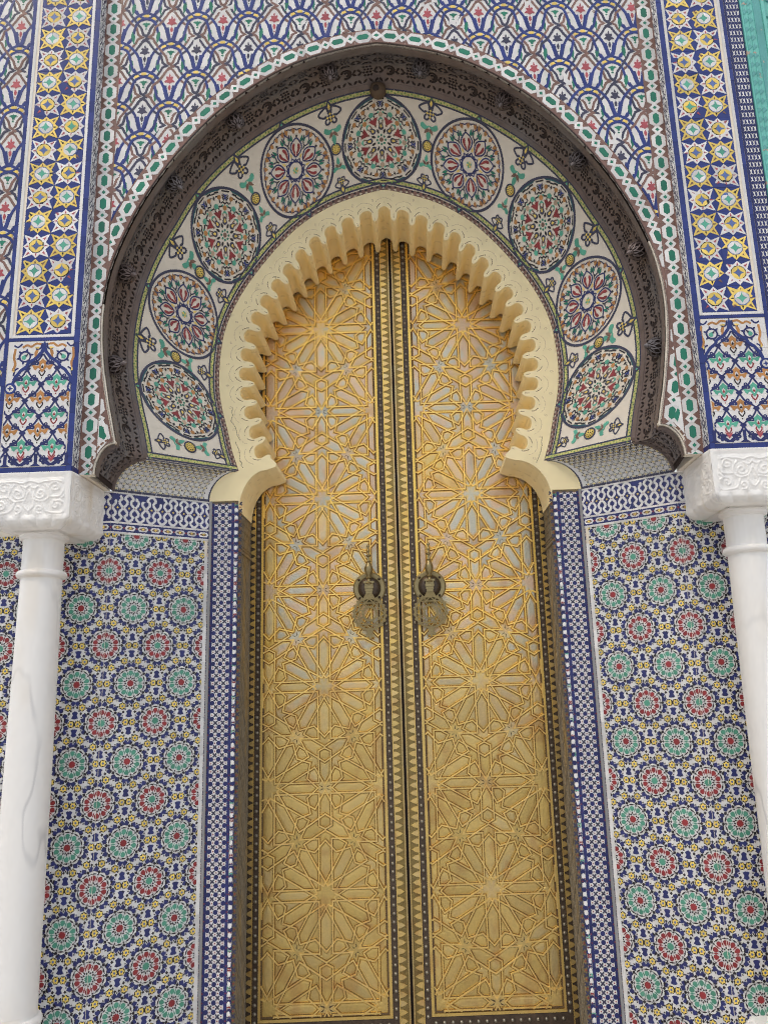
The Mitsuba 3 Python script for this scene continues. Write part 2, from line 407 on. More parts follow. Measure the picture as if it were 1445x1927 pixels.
KX, KZ = .332 / 735, .22 / 400
def interlace_motif(ring, flower):
    m = Lay()
    def rel(P): return np.asarray(P, float) * [KX, -KZ]
    half = [(0, 285), (36, 262), (66, 178), (150, 82), (235, -28), (258, -75), (318, -98), (262, -135), (232, -235), (150, -297), (80, -385), (48, -432), (0, -462)]
    r = unary_union([band(rel(half), .0152), band(mirx(rel(half)), .0152)])
    m.add(r, ring, .0040)
    for P in ([(-45, 262), (60, 325)], [(-40, -450), (40, -490)]): m.add(band(rel(P), .0152), ring, .0052)
    a = smooth([(-60, -225 - 0), (-40, -130), (-10, -50), (35, -32), (100, -5), (155, 30), (215, 85), (272, 165), (305, 265), (325, 330), (340, 352)], 4)
    b = smooth([(-150, -70), (-108, -5), (-60, 30), (0, 44), (80, 66), (130, 108), (155, 170), (176, 250), (198, 325), (235, 380)], 4)
    for P, h in ((a, .0047), (b, .0047)):
        q = rel(P)
        m.add(band(q, .0164), 'cobalt', h); m.add(band(mirx(q), .0164), 'cobalt', h + .0004)
    for cx, cz, w, rot in ((-100, 40, 74, .42), (0, 6, 80, 0), (102, 40, 74, -.42)):
        m.add(xf([(-w / 2, -17), (w / 2, -17), (w / 2 * .8, 17), (-w / 2 * .8, 17)], (0, 0), 0) * [KX, KZ] @ np.array([[math.cos(rot), math.sin(rot)], [-math.sin(rot), math.cos(rot)]]) + rel([(cx, cz)])[0], 'yellow', .0056)
    # the flower between the legs: three petals, a bowl, a drop and a dot
    f = [(0, -392), (14, -360), (4, -338), (40, -352), (52, -335), (34, -312), (68, -285), (72, -272), (30, -272), (0, -248), (-30, -272), (-72, -285 + 8), (-68, -288), (-34, -312), (-52, -335), (-40, -352), (-4, -338), (-14, -360)]
    m.add(rel(f), flower, .0042)
    m.add(rel(lens(84, 40) @ np.array([[0, 1], [-1, 0]]) + [0, -195]), flower, .0042)
    m.add(rel(np.array(ngon(4, 10)) + [0, -128]), flower, .0042)
    leaf = smooth([(172, -178), (205, -150), (218, -95), (206, -40), (222, -12), (190, -32), (168, -80), (160, -130)], 2, True)
    stem = [(205, -40), (196, -14), (240, -4), (206, -26)]
    for q in (leaf, np.array(stem)):
        m.add(rel(q), 'green', .0042); m.add(mirx(rel(q)), 'green', .0042)
    m.add(rel([(-58, 118), (-38, 104), (-14, 104), (0, 94), (14, 104), (38, 104), (58, 118), (32, 126), (18, 142), (16, 156), (0, 164), (-16, 156), (-18, 142), (-32, 126)]), 'green', .0042)
    m.add(rel([(-18, 186), (0, 174), (18, 186), (0, 197)]), 'green', .0042)
    # white glazed fields between the straps
    return m
M_BROWN, M_BLACK = interlace_motif('mauve', 'pink'), interlace_motif('slate', 'slate')
def interlace_field(region, dx=0.):
    lay = Lay()
    x0, z0, x1, z1 = region.bounds
    for j in range(-14, 5):
        z = 6.125 + j * .2205
        if z < z0 - .4 or z > z1 + .4: continue
        for i in range(-9, 10):
            x = -.015 + dx + .332 * i + (.166 if j % 2 else 0)
            if x0 - .3 < x < x1 + .3:
                lay.motif(M_BROWN if j % 2 == 0 else M_BLACK, (x, z))
    # the white ground, jointed in pieces that follow the straps' period
    for j in range(int(z0 / .11) - 1, int(z1 / .11) + 2):
        for i in range(int(x0 / .166) - 2, int(x1 / .166) + 2):
            lay.add(box(i * .166 + .0008, j * .11 + .0008, (i + 1) * .166 - .0008, (j + 1) * .11 - .0008), 'white', .0022, tone=RNG.uniform(.4, .6))
    return lay.clip(region)

wall = thing('tiled_wall', 'wall of interlaced blue, brown and white strapwork mosaic around and above the bronze horseshoe arch', 'wall')
ring_ = HOLE.buffer(.005).difference(HOLE.buffer(-.007)).intersection(unary_union([box(-1.72, ZC, -1, 4.3), box(1, ZC, 1.70, 4.6)]))
for g_ in getattr(ring_, 'geoms', [ring_]):
    e_ = np.array(g_.exterior.coords)
    e_ = e_ + .006 * (mikit.meshkit.fbm(np.c_[e_ * 22, e_[:, :1] * 0], 3)[:, None] - .5)
    put(wall, 'mortar_edge', slab(Polygon(e_).buffer(0) if Polygon(e_).buffer(0).geom_type == 'Polygon' else g_, YB - .0065, YB + .02), 'stucco')
put(wall, 'backing', slab(wall_front(-XA, XA), YB, YB + .05), 'matte', uv=None)
scene[wall + '__backing']['bsdf'] = {'type': 'ref', 'id': 'stucco'}
for s in (-1, 1):
    x0, x1 = sorted((s * 1.735, s * (XA + .3)))
    put(wall, 'return', boxm(x0, x1, YB + .002, -.789, ZC + .001, ZC + .5), 'stucco')
INNER = box(-1.667, ZC, 1.667, 6.75).difference(HOLE.buffer(.116))
INNER = max(INNER.geoms, key=lambda g: g.area) if hasattr(INNER, 'geoms') else INNER
interlace_field(INNER).emit(wall, planey(YB), size=.030)
# the white and green chains: upright beside the pilasters, and round the arch
ch = Lay()
for s in (-1, 1):
    c = Lay()
    chain_strip(c, 3.5, half=.053, start=4.976 - ZC - .159 * 11)
    for q in c.P:
        q[0] = np.stack([s * (1.7205) + q[0][:, 1], ZC + q[0][:, 0]], 1)
        ch.P.append(q)
ch.clip(box(-XA, ZC, XA, 6.75).difference(HOLE.buffer(.002))).emit(wall, planey(YB), name='chain_tile', rest='small_chain_tiles', size=.024, most=160)
tt = np.linspace(-TB, TB, 500)
bx, bz = arc(rB, tt)
LB = np.r_[0, np.cumsum(np.hypot(np.diff(bx), np.diff(bz)))]
def off_arch(u, v):
    x, z = np.interp(u, LB, bx), np.interp(u, LB, bz)
    ex, ez = np.interp(u + .02, LB, bx) - np.interp(u - .02, LB, bx), np.interp(u + .02, LB, bz) - np.interp(u - .02, LB, bz)
    n = np.hypot(ex, ez) + 1e-9
    return np.stack([x - ez / n * v, z + ex / n * v], 1)
c = Lay()
per = LB[-1] / round(LB[-1] / .159)
chain_strip(c, LB[-1], v0=.062, half=.053, start=per / 2, per=per)
for q in c.P:
    q[0] = off_arch(q[0][:, 0], q[0][:, 1])
c.clip(box(-1.667, ZC, 1.667, 6.9).difference(HOLE.buffer(.003))).emit(wall, planey(YB), name='arch_chain_tile', rest='small_arch_chain_tiles', size=.024, most=200)
# the last flare of the band over each foot
fl = Lay()
for s in (-1, 1):
    fl.add(Polygon([(s * 1.60, 3.47), (s * 1.655, 3.60), (s * 1.672, 3.60), (s * 1.672, 3.33), (s * 1.655, 3.40)]).buffer(0), 'white', .0045)
    fl.add([(s * 1.622, 3.478), (s * 1.655, 3.545), (s * 1.66, 3.50), (s * 1.640, 3.45)], 'green', .006, .002)
    ff = np.array([p for p in OPEN if p[1] < 3.46 and p[0] * s > 0])
    ff = ff[np.argsort(-ff[:, 1])]
    for k in range(len(ff) - 1):
        a, b = ff[k], ff[k + 1]
        e = (b - a) / np.linalg.norm(b - a)
        nrm = np.array([s * abs(e[1]), abs(e[0])])
        g = .06 * e * np.linalg.norm(b - a)
        fl.add(Polygon([a + g + nrm * .018, b - g + nrm * .018, b - g + nrm * .030, a + g + nrm * .030]), 'brown', .005)
fl.clip(box(-XA, ZC, XA, 5)).emit(wall, planey(YB), name='foot_tile', rest='small_foot_tiles')

# the neighbouring stretch of wall past the left pilaster
side = thing('tiled_wall', 'narrow stretch of strapwork mosaic wall at the far left edge, beyond the left star pilaster', 'wall')
put(side, 'backing', slab(box(-3.1, ZC, -2.10, ZTOP), YB, YB + .05), 'stucco')
rr = Polygon([(CX - 4.36 + 2.06 * math.cos(a), 3.95 + 2.06 * math.sin(a)) for a in np.linspace(0, 2 * PI, 90)])
interlace_field(box(-2.75, 3.3, -2.206, 6.75).difference(rr), dx=.02).emit(side, planey(YB), size=.030, most=120)
c = Lay()
chain_strip(c, 3.2, v0=.03, half=.05)
for q in c.P:
    a = q[0][:, 0] / 2.02 - .62
    q[0] = np.stack([CX - 4.36 + (1.995 + q[0][:, 1]) * np.cos(a), 3.95 + (1.995 + q[0][:, 1]) * np.sin(a)], 1)
c.clip(box(-2.75, 3.3, -2.206, 6.75)).emit(side, planey(YB), name='chain_tile', rest='small_chain_tiles', size=.024, most=60)

# ================================================================== the pilasters
def star_motif(yellow):
    m = Lay()
    c = .1595
    o = []
    for k in range(8):
        r = .5 * c * (1.385 if k % 2 else 1.0) * .99
        o.append(pol(r, k * PI / 4)); o.append(pol(.5 * c * .745, k * PI / 4 + PI / 8))
    col, tri = ('yellow', 'brown') if yellow else ('white', 'pink')
    m.add(o, col, .0040)
    for k in range(8):
        a = k * PI / 4
        r0, r1 = (.62, .86) if k % 2 == 0 else (.74, 1.06)
        w = .10 if k % 2 == 0 else .115
        m.add([pol(.5 * c * r0, a - w * 1.1), pol(.5 * c * r1, a), pol(.5 * c * r0, a + w * 1.1)], tri if not yellow else 'black' if k % 3 == 0 else 'brown', .0052, .002)
    m.add(ngon(8, .5 * c * .60, PI / 8), 'lblue' if yellow else 'black', .0050, .002)
    for k in range(4):
        m.add(xf(lens(.062 * c / .16, .024), pol(.5 * c * .36, PI / 4 + k * PI / 2), PI / 4 + k * PI / 2 + PI / 2), 'white' if yellow else 'yellow', .0062, .003)
    m.add(star(4, .5 * c * .50, .5 * c * .17), 'turq' if yellow else 'lblue', .0058, .003)
    return m
ST_Y, ST_W = star_motif(True), star_motif(False)
ST_WG = Lay(); ST_WG.motif(ST_W, recol={'lblue': 'turq'})
def blue_line(lay, x0, x1, z0, z1, col='cobalt', step=.085):
    n = max(1, round(max(x1 - x0, z1 - z0) / step))
    for k in range(n):
        if z1 - z0 > x1 - x0: lay.add(box(x0, z0 + (z1 - z0) * k / n + .0007, x1, z0 + (z1 - z0) * (k + 1) / n - .0007), col, .0042)
        else: lay.add(box(x0 + (x1 - x0) * k / n + .0007, z0, x0 + (x1 - x0) * (k + 1) / n - .0007, z1), col, .0042)

def palmette(col, core):
    m = Lay()
    h = [(0, .074), (.010, .062), (.026, .050), (.028, .034), (.022, .020), (.040, .020), (.060, .026), (.074, .024), (.066, .014), (.058, -.004), (.046, -.012), (.036, .002), (.026, .006), (.014, -.010), (.010, -.020), (0, -.030)]
    hole = [(0, .040), (.012, .026), (.010, .008), (0, -.008), (-.010, .008), (-.012, .026)]
    P = Polygon(np.vstack([h, [(-x, z) for x, z in h[-2:0:-1]]])).difference(Polygon(hole))
    m.add(P, col, .0044)
    m.add([(0, .026), (.009, .008), (0, .002), (-.009, .008)], core, .0048)
    u = smooth([(.015, -.014), (.020, -.026), (.012, -.042), (0, -.056)], 3)
    m.add(unary_union([band(u, .008), band(mirx(u), .008)]), core, .0046)
    m.add(np.array(ngon(4, .005)) + [0, -.070], core, .0046)
    return m
PAL_G, PAL_O = palmette('turq', 'red'), palmette('orange', 'black')
def knot():
    m = Lay()
    g = unary_union([Point(0, .016).buffer(.0135, 5), Point(-.017, -.006).buffer(.0135, 5), Point(.017, -.006).buffer(.0135, 5), box(-.017, -.017, .017, .006)])
    for x, z in ((0, .017), (-.011, -.006), (.011, -.006)): g = g.difference(Point(x, z).buffer(.0048, 3))
    m.add(g, 'navy', .0044)
    return m
KNOT = knot()
def pilaster(s):
    """Laid out for the left one and mirrored for the right."""
    c = -1.9895
    lay = Lay()
    xo, xi = -2.205, -XA
    blue_line(lay, xo + .001, -2.182, ZC + .001, 6.75); blue_line(lay, -1.806, xi - .001, ZC + .001, 6.75)
    blue_line(lay, -2.181, -1.807, ZC + .001, 3.284)
    # upper field: yellow and white stars
    zf = 4.062
    lay.add(box(-2.181, zf, -2.163, 6.75), 'white', .0042); lay.add(box(-1.825, zf, -1.807, 6.75), 'white', .0042)
    lay.add(box(-2.163, zf, -1.825, zf + .016), 'white', .0042)
    blue_line(lay, -2.181, -1.807, zf - .021, zf - .001)
    f = Lay()
    for j in range(-1, 18):
        z = 4.163 + j * .1622
        for i in (0, 1):
            y = (i + j) % 2 == 0
            f.motif(ST_Y if y else (ST_WG if (j * 7 + i * 3) % 11 == 4 else ST_W), (c + .0035 - .0798 + i * .1596, z))
            f.add(box(c - .156 + .16 * i, z - .0805, c + .004 + .16 * i, z - .001), 'cobalt', .0026, tone=.5); f.add(box(c - .156 + .16 * i, z + .0005, c + .004 + .16 * i, z + .0805), 'cobalt', .0026)
    f.clip(box(-2.161, zf + .018, -1.827, 6.75))
    lay.P += f.P
    # lower field: arabesque under a pointed arch
    x0, x1, z0, z1 = -2.178, -1.810, 3.287, 4.038
    for j in range(8):
        for i in range(4):
            lay.add(box(x0 + (x1 - x0) * i / 4 + .0005, z0 + (z1 - z0) * j / 8 + .0005, x0 + (x1 - x0) * (i + 1) / 4 - .0005, z0 + (z1 - z0) * (j + 1) / 8 - .0005), 'white', .0024, tone=.55)
    body = Lay()
    px, pz, pc = .1715, .192, -1.977
    for j in range(5):
        z = 3.388 + j * .0965
        for i in range(-2, 3):
            x = pc + i * px + (px / 2 if j % 2 == 0 else 0)
            if j % 2 == 0: body.motif(PAL_G, (x, z), sc=.84)
            else: body.motif(PAL_O, (x, z), sc=.84)
    body.motif(PAL_O, (pc, 3.388 + 5 * .0965), sc=.84)
    # blue ogive net with a knot on every side
    for j in range(-1, 7):
        z = 3.388 + j * .0965
        for i in range(-3, 3):
            x = pc + i * px + (px / 2 if j % 2 == 0 else 0)
            for sg in (-1, 1):
                P = smooth([(0, -.082), (sg * .016, -.066), (sg * .040, -.050), (sg * .052, -.044), (sg * .070, -.020), (sg * px / 2 - sg * .002, .004)], 3) + [x, z - .012]
                body.add(band(P, .0095), 'navy', .0048)
                body.motif(KNOT, (x + sg * .043, z - .060), sc=.80)
            body.add(xf(lens(.040, .026), (x, z - .096)), 'navy', .0046)
    L = np.array([(0, 4.010), (.010, 3.975), (.040, 3.935), (.085, 3.905), (.095, 3.882), (.125, 3.860), (.155, 3.820), (.168, 3.775)])
    arch = np.vstack([(L * [-1, 1])[::-1], L[1:]]) + [pc + .004, 0]
    inside = Polygon(np.vstack([arch, [(x1, 3.745), (x1, z0), (x0, z0), (x0, 3.745)]])).buffer(0)
    body.clip(inside.buffer(-.004))
    lay.P += body.P
    lay.add(band(arch, .018), 'cobalt', .0050)
    for e in (-1, 1):
        q = pc + .004 + e * .178
        lay.add(Point(q, 3.752).buffer(.034, 6).intersection(box(x0, z0, x1, z1)), 'cobalt', .0056)
        lay.add(Point(q, 3.752).buffer(.022, 6).intersection(box(x0, z0, x1, z1)), 'white', .0064, .003)
        lay.add(Polygon(xf(star(4, .018, .007), (q, 3.752))).intersection(box(x0, z0, x1, z1)), 'cobalt', .0072, .003)
        # leaves in the corners over the arch
        o = np.array([pc + .004 + e * .108, 3.945])
        w = unary_union([Point(*(o + [0, 0])).buffer(.036, 6)]).difference(Point(*o).buffer(.026, 6))
        lay.add(w, 'navy', .0044)
        for a in range(6): lay.add(xf(drop(.018, .012), o + np.array(pol(.033, a * PI / 3 + .3)), a * PI / 3 + .3), 'navy', .0046)
        lay.add(xf(drop(.036, .026), o + [e * .012, -.018], PI / 2 + e * .5), 'turq', .0050)
        lay.add(xf(drop(.026, .010), o + [e * -.002, .0], PI / 2 + e * .7), 'slate', .0058, .003)
        for P, cl, wd in (([(e * .02, 4.02), (e * .05, 4.024), (e * .075, 4.006), (e * .10, 4.016), (e * .125, 4.002)], 'orange', .012), ([(e * .045, 3.945), (e * .05, 3.965), (e * .038, 3.985), (e * .052, 3.925)], 'orange', .011), ([(e * .165, 3.995), (e * .170, 3.94), (e * .160, 3.90), (e * .172, 3.86)], 'orange', .013),
                          ([(e * .012, 4.026), (e * .022, 3.995), (e * .048, 3.990)], 'navy', .010), ([(e * .128, 4.026), (e * .150, 4.005), (e * .174, 4.016)], 'navy', .009), ([(e * .165, 3.83), (e * .160, 3.862), (e * .140, 3.876)], 'navy', .009)):
            lay.add(band(smooth(np.array(P) + [pc + .004, 0], 4), wd, 'round'), cl, .0042)
        lay.add(xf(drop(.030, .012), (pc + .004 + e * .026, 3.998), 0 if e > 0 else PI), 'yellow', .005)
        lay.add(xf(drop(.024, .010), (pc + .004 + e * .166, 3.850), PI / 2), 'yellow', .005)
    # the two short posts and scrolls at the foot
    for xx in (pc - .178 + .008, pc, pc + .178 - .008):
        lay.add(box(xx - .009, z0 + .004, xx + .009, z0 + .075), 'navy', .0052); lay.add([(xx - .03, z0 + .002), (xx + .03, z0 + .002), (xx + .009, z0 + .016), (xx - .009, z0 + .016)], 'navy', .0056)
    for xx in (pc - px / 2, pc + px / 2):
        for e in (-1, 1):
            lay.add(band(smooth([(e * .012, 3.328), (e * .030, 3.334), (e * .052, 3.330), (e * .062, 3.345), (e * .056, 3.352)] + np.array([xx, 0]), 4), .009, 'round'), 'navy', .0054)
            lay.add(xf(drop(.040, .016), (xx + e * .004, 3.297), .35 if e > 0 else PI - .35), 'navy', .0054)
            lay.add(Point(xx + e * .042, 3.308).buffer(.010, 4), 'navy', .0058)
        lay.add([(xx, 3.335), (xx + .022, 3.352), (xx + .012, 3.328), (xx, 3.312), (xx - .012, 3.328), (xx - .022, 3.352)], 'pink', .0060)
    lay.clip(box(xo, ZC, xi, 6.75))
    k = thing('tiled_pilaster', ('left' if s < 0 else 'right') + ' pilaster of yellow and white star tiles on blue, above the ' + ('left' if s < 0 else 'right') + ' marble capital', 'pilaster', 'star tile pilasters beside the arch')
    d = .0 if s < 0 else .008
    xa, xb = sorted((s * 1.776, s * 2.203))
    put(k, 'core', boxm(xa, xb, YA, YB + .3, ZC + .002, ZTOP), 'stucco')
    lay.emit(k, planey(YA, 1. if s < 0 else -1.), size=.030, most=300)
    # the reveal towards the arch: black woven lines on white
    rv = Lay()
    w = YB - YA
    blue_line(rv, 0, w, ZC + .001, ZC + .03, 'navy')
    for i in range(int((6.75 - ZC) / .09)):
        z = ZC + .032 + i * .09
        rv.add(box(.001, z, w - .001, z + .0885), 'white', .0016)
        for P in ([(.018, .0), (.034, .022), (.026, .045), (.042, .068), (.034, .0885)], [(.066, .0), (.050, .022), (.058, .045), (.042, .068), (.050, .0885)]):
            rv.add(band(np.array(P) + [0, z], .0065), 'slate', .003)
        rv.add(band(np.array([(.010, .01), (.014, .04), (.008, .07)]) + [0, z], .006), 'slate', .003); rv.add(band(np.array([(.074, .02), (.070, .05), (.076, .08)]) + [0, z], .006), 'slate', .003)
        rv.add(np.array(ngon(4, .007)) + [.042, z + .034], 'slate', .003)
    X = s * XA
    rv.emit(k, lambda u, v, h: np.stack([X - s * h, YA + u, v], 1), name='reveal_tile', rest='small_reveal_tiles', most=40, size=.05)
    return k
pilaster(-1); pilaster(1)

# past the right pilaster: woven strip and a carved turquoise pier
k = thing('woven_tile_strip', 'strip of navy and white woven mosaic between the right star pilaster and the turquoise pier', 'wall')
put(k, 'core', boxm(2.208, 2.305, YA + .004, YB + .3, 3.262, ZTOP), 'stucco')
w = Lay()
for j in range(int(3.5 / .05)):
    z = 3.27 + j * .05
    w.add(box(2.209, z, 2.216, z + .049), 'navy', .004); w.add(box(2.296, z, 2.304, z + .049), 'navy', .004)
    w.add(box(2.2165, z, 2.2955, z + .0495), 'navy', .0025)
    for i in range(4):
        x = 2.224 + i * .021
        d = (j % 2) * .010
        w.add([(x - .006, z + .004), (x + .003, z + .022), (x - .004, z + .044), (x + .006, z + .034), (x + .012, z + .046), (x + .008, z + .022), (x + .013, z + .008), (x + .004, z + .014)], 'white', .0042)
w.emit(k, planey(YA + .004), most=60)
k = thing('turquoise_pier', 'turquoise painted pier with carved arabesque relief at the upper right edge of the view', 'pier')
put(k, 'core', boxm(2.308, 3.2, YA - .01, YB + .3, 3.262, ZTOP), 'teal_paint', uv=None)
w = Lay()
for j in range(int(3.5 / .066)):
    z = 3.28 + j * .066
    for i in (0, 1):
        w.add([(2.318 + i * .030, z), (2.346 + i * .030, z + .026), (2.318 + i * .030, z + .052)], .8, .004, -.001)
        w.add([(2.318 + i * .030, z + .034), (2.332 + i * .030, z + .046), (2.318 + i * .030, z + .062)], .1, .005, -.001)
w.add(box(2.384, 3.27, 2.43, 6.75), .9, .006); w.add(box(2.436, 3.27, 2.456, 6.75), .0, .010)
for j in range(9):
    z = 3.5 + j * .37
    P = smooth([(2.47, z), (2.52, z + .06), (2.60, z + .10), (2.62, z + .18), (2.55, z + .22), (2.49, z + .18), (2.51, z + .13)], 5)
    w.add(band(P, .022, 'round'), .75, .009)
    for a, b in ((.03, .6), (.12, 2.2), (.24, .4), (.28, 2.4)): w.add(xf(drop(.075, .036), (2.50, z + a), b), .85 if b > 1 else .1, .007)
w.emit(k, planey(YA - .01), 'teal_paint', name='relief', rest='small_relief', most=40)

# ================================================================== the funnel of the arch: bronze outside, medallions inside
def ramp(r, tl, y, f0, f1, fy):
    """Curve over the arch plus its hollow feet: param q in [-1.2, 1.2]; |q| > 1 runs down the foot."""
    def g(q):
        t = np.clip(q, -1, 1) * tl
        x, z = arc(r, t)
        a = np.clip((np.abs(q) - 1) / .2, 0, 1) * PI / 2
        xe, ze = arc(r, np.sign(q) * tl)
        xt = np.where(q < 0, f0, f1)
        on = np.abs(q) > 1
        return np.where(on, xe + (xt - xe) * np.sin(a), x), np.where(on, ZC + (ze - ZC) * np.cos(a), z)
    return g
gB, gT, gY = ramp(rB, TB, YB, -1.69, 1.67, YB), ramp(rT, TT, YT, -XF, XF, YT), ramp(rY, TY, YY, -XE, XE, YY)
def S_bronze(q, v):
    x0, z0 = gB(q); x1, z1 = gT(q)
    x, z, y = x0 + (x1 - x0) * v, z0 + (z1 - z0) * v, YB + (YT - YB) * v
    b = .055 * np.sin(PI * np.clip((v - .12) / .88, 0, 1))            # hollow of the carved face
    rx, rz = x - CX, z - CZ
    n = np.hypot(rx, rz) + 1e-9
    k = np.clip((1.06 - np.abs(q)) / .06, 0, 1)
    return np.stack([x + rx / n * b * k, y, z + rz / n * b * k], 1)
def S_fun(q, t):
    x0, z0 = gT(q); x1, z1 = gY(q)
    return np.stack([x0 + (x1 - x0) * t, YT + (YY - YT) * t, z0 + (z1 - z0) * t], 1)
qq = np.linspace(-1, 1, 1201)
def arclen(S, v):
    P = S(qq, np.full_like(qq, v))
    L = np.r_[0, np.cumsum(np.linalg.norm(np.diff(P, axis=0), axis=1))]
    return L
def m_funnel(S):
    f = surfmap(S)
    return f
def sheet(S, q0, q1, nq, v0, v1, nv):
    q, v = np.meshgrid(np.linspace(q0, q1, nq), np.linspace(v0, v1, nv), indexing='ij')
    return gridmesh(S(q.ravel(), v.ravel()).reshape(nq, nv, 3))

bz_k = thing('bronze_arch', 'dark pierced bronze lining of the pointed horseshoe arch, set with openwork knobs', 'arch lining')
put(bz_k, 'lining', sheet(lambda q, v: S_bronze(q, v) + 0, -1.2, 1.2, 241, 0, 1, 13), 'cavity', smooth=40)
# plain rim along the street edge
put(bz_k, 'rim', joined(sheet(lambda q, v: surfmap(S_bronze, (CX, -1.0, 3.3))(q, v, np.full_like(q, .014)), -1.2, 1.2, 221, .0, .155, 3), sheet(lambda q, v: surfmap(S_bronze, (CX, -1.0, 3.3))(q, np.full_like(q, .155), .014 * (1 - v)), -1.2, 1.2, 221, 0, 1, 2),
                        sheet(lambda q, v: S_bronze(q, np.zeros_like(q)) + np.stack([0 * q, -.016 * v, 0 * q], 1), -1.2, 1.2, 221, 0, 1, 2)), 'bronze', smooth=30)
put(bz_k, 'inner_rim', joined(sheet(lambda q, v: surfmap(S_bronze, (CX, -1.0, 3.3))(q, v, np.full_like(q, .012)), -1.2, 1.2, 221, .93, 1.0, 3), sheet(lambda q, v: surfmap(S_bronze, (CX, -1.0, 3.3))(q, np.full_like(q, .93), .012 * (1 - v)), -1.2, 1.2, 221, 0, 1, 2)), 'bronze', smooth=30)
# pierced plates: two designs in turn; local frame a along the arch, b from street edge to back, both in metres
LBR = arclen(S_bronze, .5)[-1]
NPL = 54
pa = LBR / NPL
pb = .77                                                           # share of the depth that a plate covers
DB = .38
def plate(kind):
    """Pierced sheet: leafy scrolls round a crescent or a star lattice; what crosses its ends goes on in the next."""
    b0, b1 = .16 * DB, .93 * DB
    P = box(0, b0, pa, b1)
    holes = []
    def crescent(x, y, r, a, w=.012, gap=.8):
        t = np.linspace(gap, 2 * PI - gap, 12)
        return band([(x + r * math.cos(q + a), y + r * math.sin(q + a)) for q in t], w, 'round')
    def put_(c, k):
        if k == 2:                                                     # on the joint: a stem with leaves
            for e in (-1, 1):
                for y, a, l in ((.022, .5, .034), (.062, 2.3, .036), (.100, .7, .034), (.140, 2.2, .036), (.185, .6, .034), (.228, 2.2, .034), (.262, .7, .026)):
                    holes.append(Polygon(xf(drop(l, .012), (c + e * .006, b0 + y), PI / 2 - e * a)))
            return
        y = b0 + (.075 if k == 0 else .205)
        z = b0 + (.205 if k == 0 else .075)
        holes.append(crescent(c, y, .030, .3 + k * 2.4, .011, .7)); holes.append(crescent(c + .003, y, .013, .3 + k * 2.4, .008, 1.0))
        for i in range(3):
            for j in range(4): holes.append(Polygon(xf(ngon(4, .0075), (c + (i - 1) * .020 + (j % 2) * .006 - .003, z + (j - 1.5) * .020))))
        for e in (-1, 1):
            holes.append(Polygon(xf(lens(.030, .010), (c + e * .018, b0 + .140), e * .9))); holes.append(Polygon(xf(lens(.026, .009), (c + e * .020, b0 + .020), PI / 2 + e * .9))); holes.append(Polygon(xf(lens(.028, .010), (c + e * .018, b1 - .022), e * .8)))
        holes.append(Polygon(xf(ngon(4, .008), (c, b0 + .140))))
    put_(0, 2); put_(pa, 2); put_(pa / 2, kind)
    H = unary_union([h.buffer(.0026, 2) for h in holes]).intersection(box(-1, b0 + .006, 1, b1 - .006))
    return P.difference(H.simplify(.0005))
PLATES = [plate(0), plate(1)]
def fine(P, n=3, m=7):
    """Cuts a plate in small fields so that it can follow the hollow curve."""
    return [P.intersection(box(pa * i / n, DB * (.16 + .77 * j / m), pa * (i + 1) / n, DB * (.16 + .77 * (j + 1) / m))) for i in range(n) for j in range(m)]
PF = []
for P in PLATES:
    parts = []
    for g in fine(P):
        for h in getattr(g, 'geoms', [g]):
            if isinstance(h, Polygon) and h.area > 1e-7: parts.append(prep(h))
    PF.append(parts)
mapB = surfmap(S_bronze, (CX, -1.0, 3.3))
for i in range(NPL + 6):
    k = i - 3
    parts = PF[k % 2]
    vs, fs, o = [], [], 0
    for V, F, fl, _ in parts:
        q = -1 + 2 * (k * pa + V[:, 0]) / LBR
        q = np.where(np.abs(q) > 1, np.sign(q) * (1 + (np.abs(q) - 1) * LBR / 2 * .2 / .30), q)
        if np.abs(q).max() > 1.2: continue
        X = mapB(q, V[:, 1] / DB, .002 + .007 * fl)
        vs.append(X); fs.append(F + o); o += len(V)
    if vs: put(bz_k, 'pierced_plate', (np.vstack(vs), np.vstack(fs)), 'bronze')
# openwork knobs with a small finial, standing on the lining
def knob(P, d, r=.058):
    d = np.asarray(d, float); d /= np.linalg.norm(d)
    a = np.cross(d, [0, 1, 0]); a /= np.linalg.norm(a); b = np.cross(d, a)
    def tube(pts, rad, n=5):
        p = np.asarray(pts); t = np.gradient(p, axis=0); t /= np.linalg.norm(t, axis=1, keepdims=True) + 1e-9
        u = np.cross(t, [.31, .52, .79]); u /= np.linalg.norm(u, axis=1, keepdims=True) + 1e-9
        w = np.cross(t, u)
        an = np.arange(n) * 2 * PI / n
        v = p[:, None] + rad * (np.cos(an)[None, :, None] * u[:, None] + np.sin(an)[None, :, None] * w[:, None])
        i, j = np.meshgrid(np.arange(len(p) - 1), np.arange(n), indexing='ij')
        return v.reshape(-1, 3), np.stack([i * n + j, i * n + (j + 1) % n, (i + 1) * n + (j + 1) % n, (i + 1) * n + j], -1).reshape(-1, 4)
    parts = []
    prof = lambda t: (r * math.sin(PI * (.12 + .80 * t)) ** .8, 1.9 * r * t)
    for k in range(10):
        for tw in (1, -1):
            pts = []
            for t in np.linspace(0, 1, 9):
                rr, hh = prof(t)
                an = 2 * PI * k / 10 + tw * t * 1.3
                pts.append(P + d * hh + rr * (math.cos(an) * a + math.sin(an) * b))
            parts.append(tube(pts, .0042, 4))
    core = lathe([(prof(t)[0] * .80, prof(t)[1]) for t in np.linspace(0, 1, 8)], 14)
    R = np.stack([a, b, d], 1)
    fin = lathe([(.016, 0), (.010, .010), (.017, .022), (.010, .034), (.0, .044)], 12)
    return joined(*parts), (core[0] @ R.T + P, core[1]), (fin[0] @ R.T + P + d * 1.85 * r, fin[1])
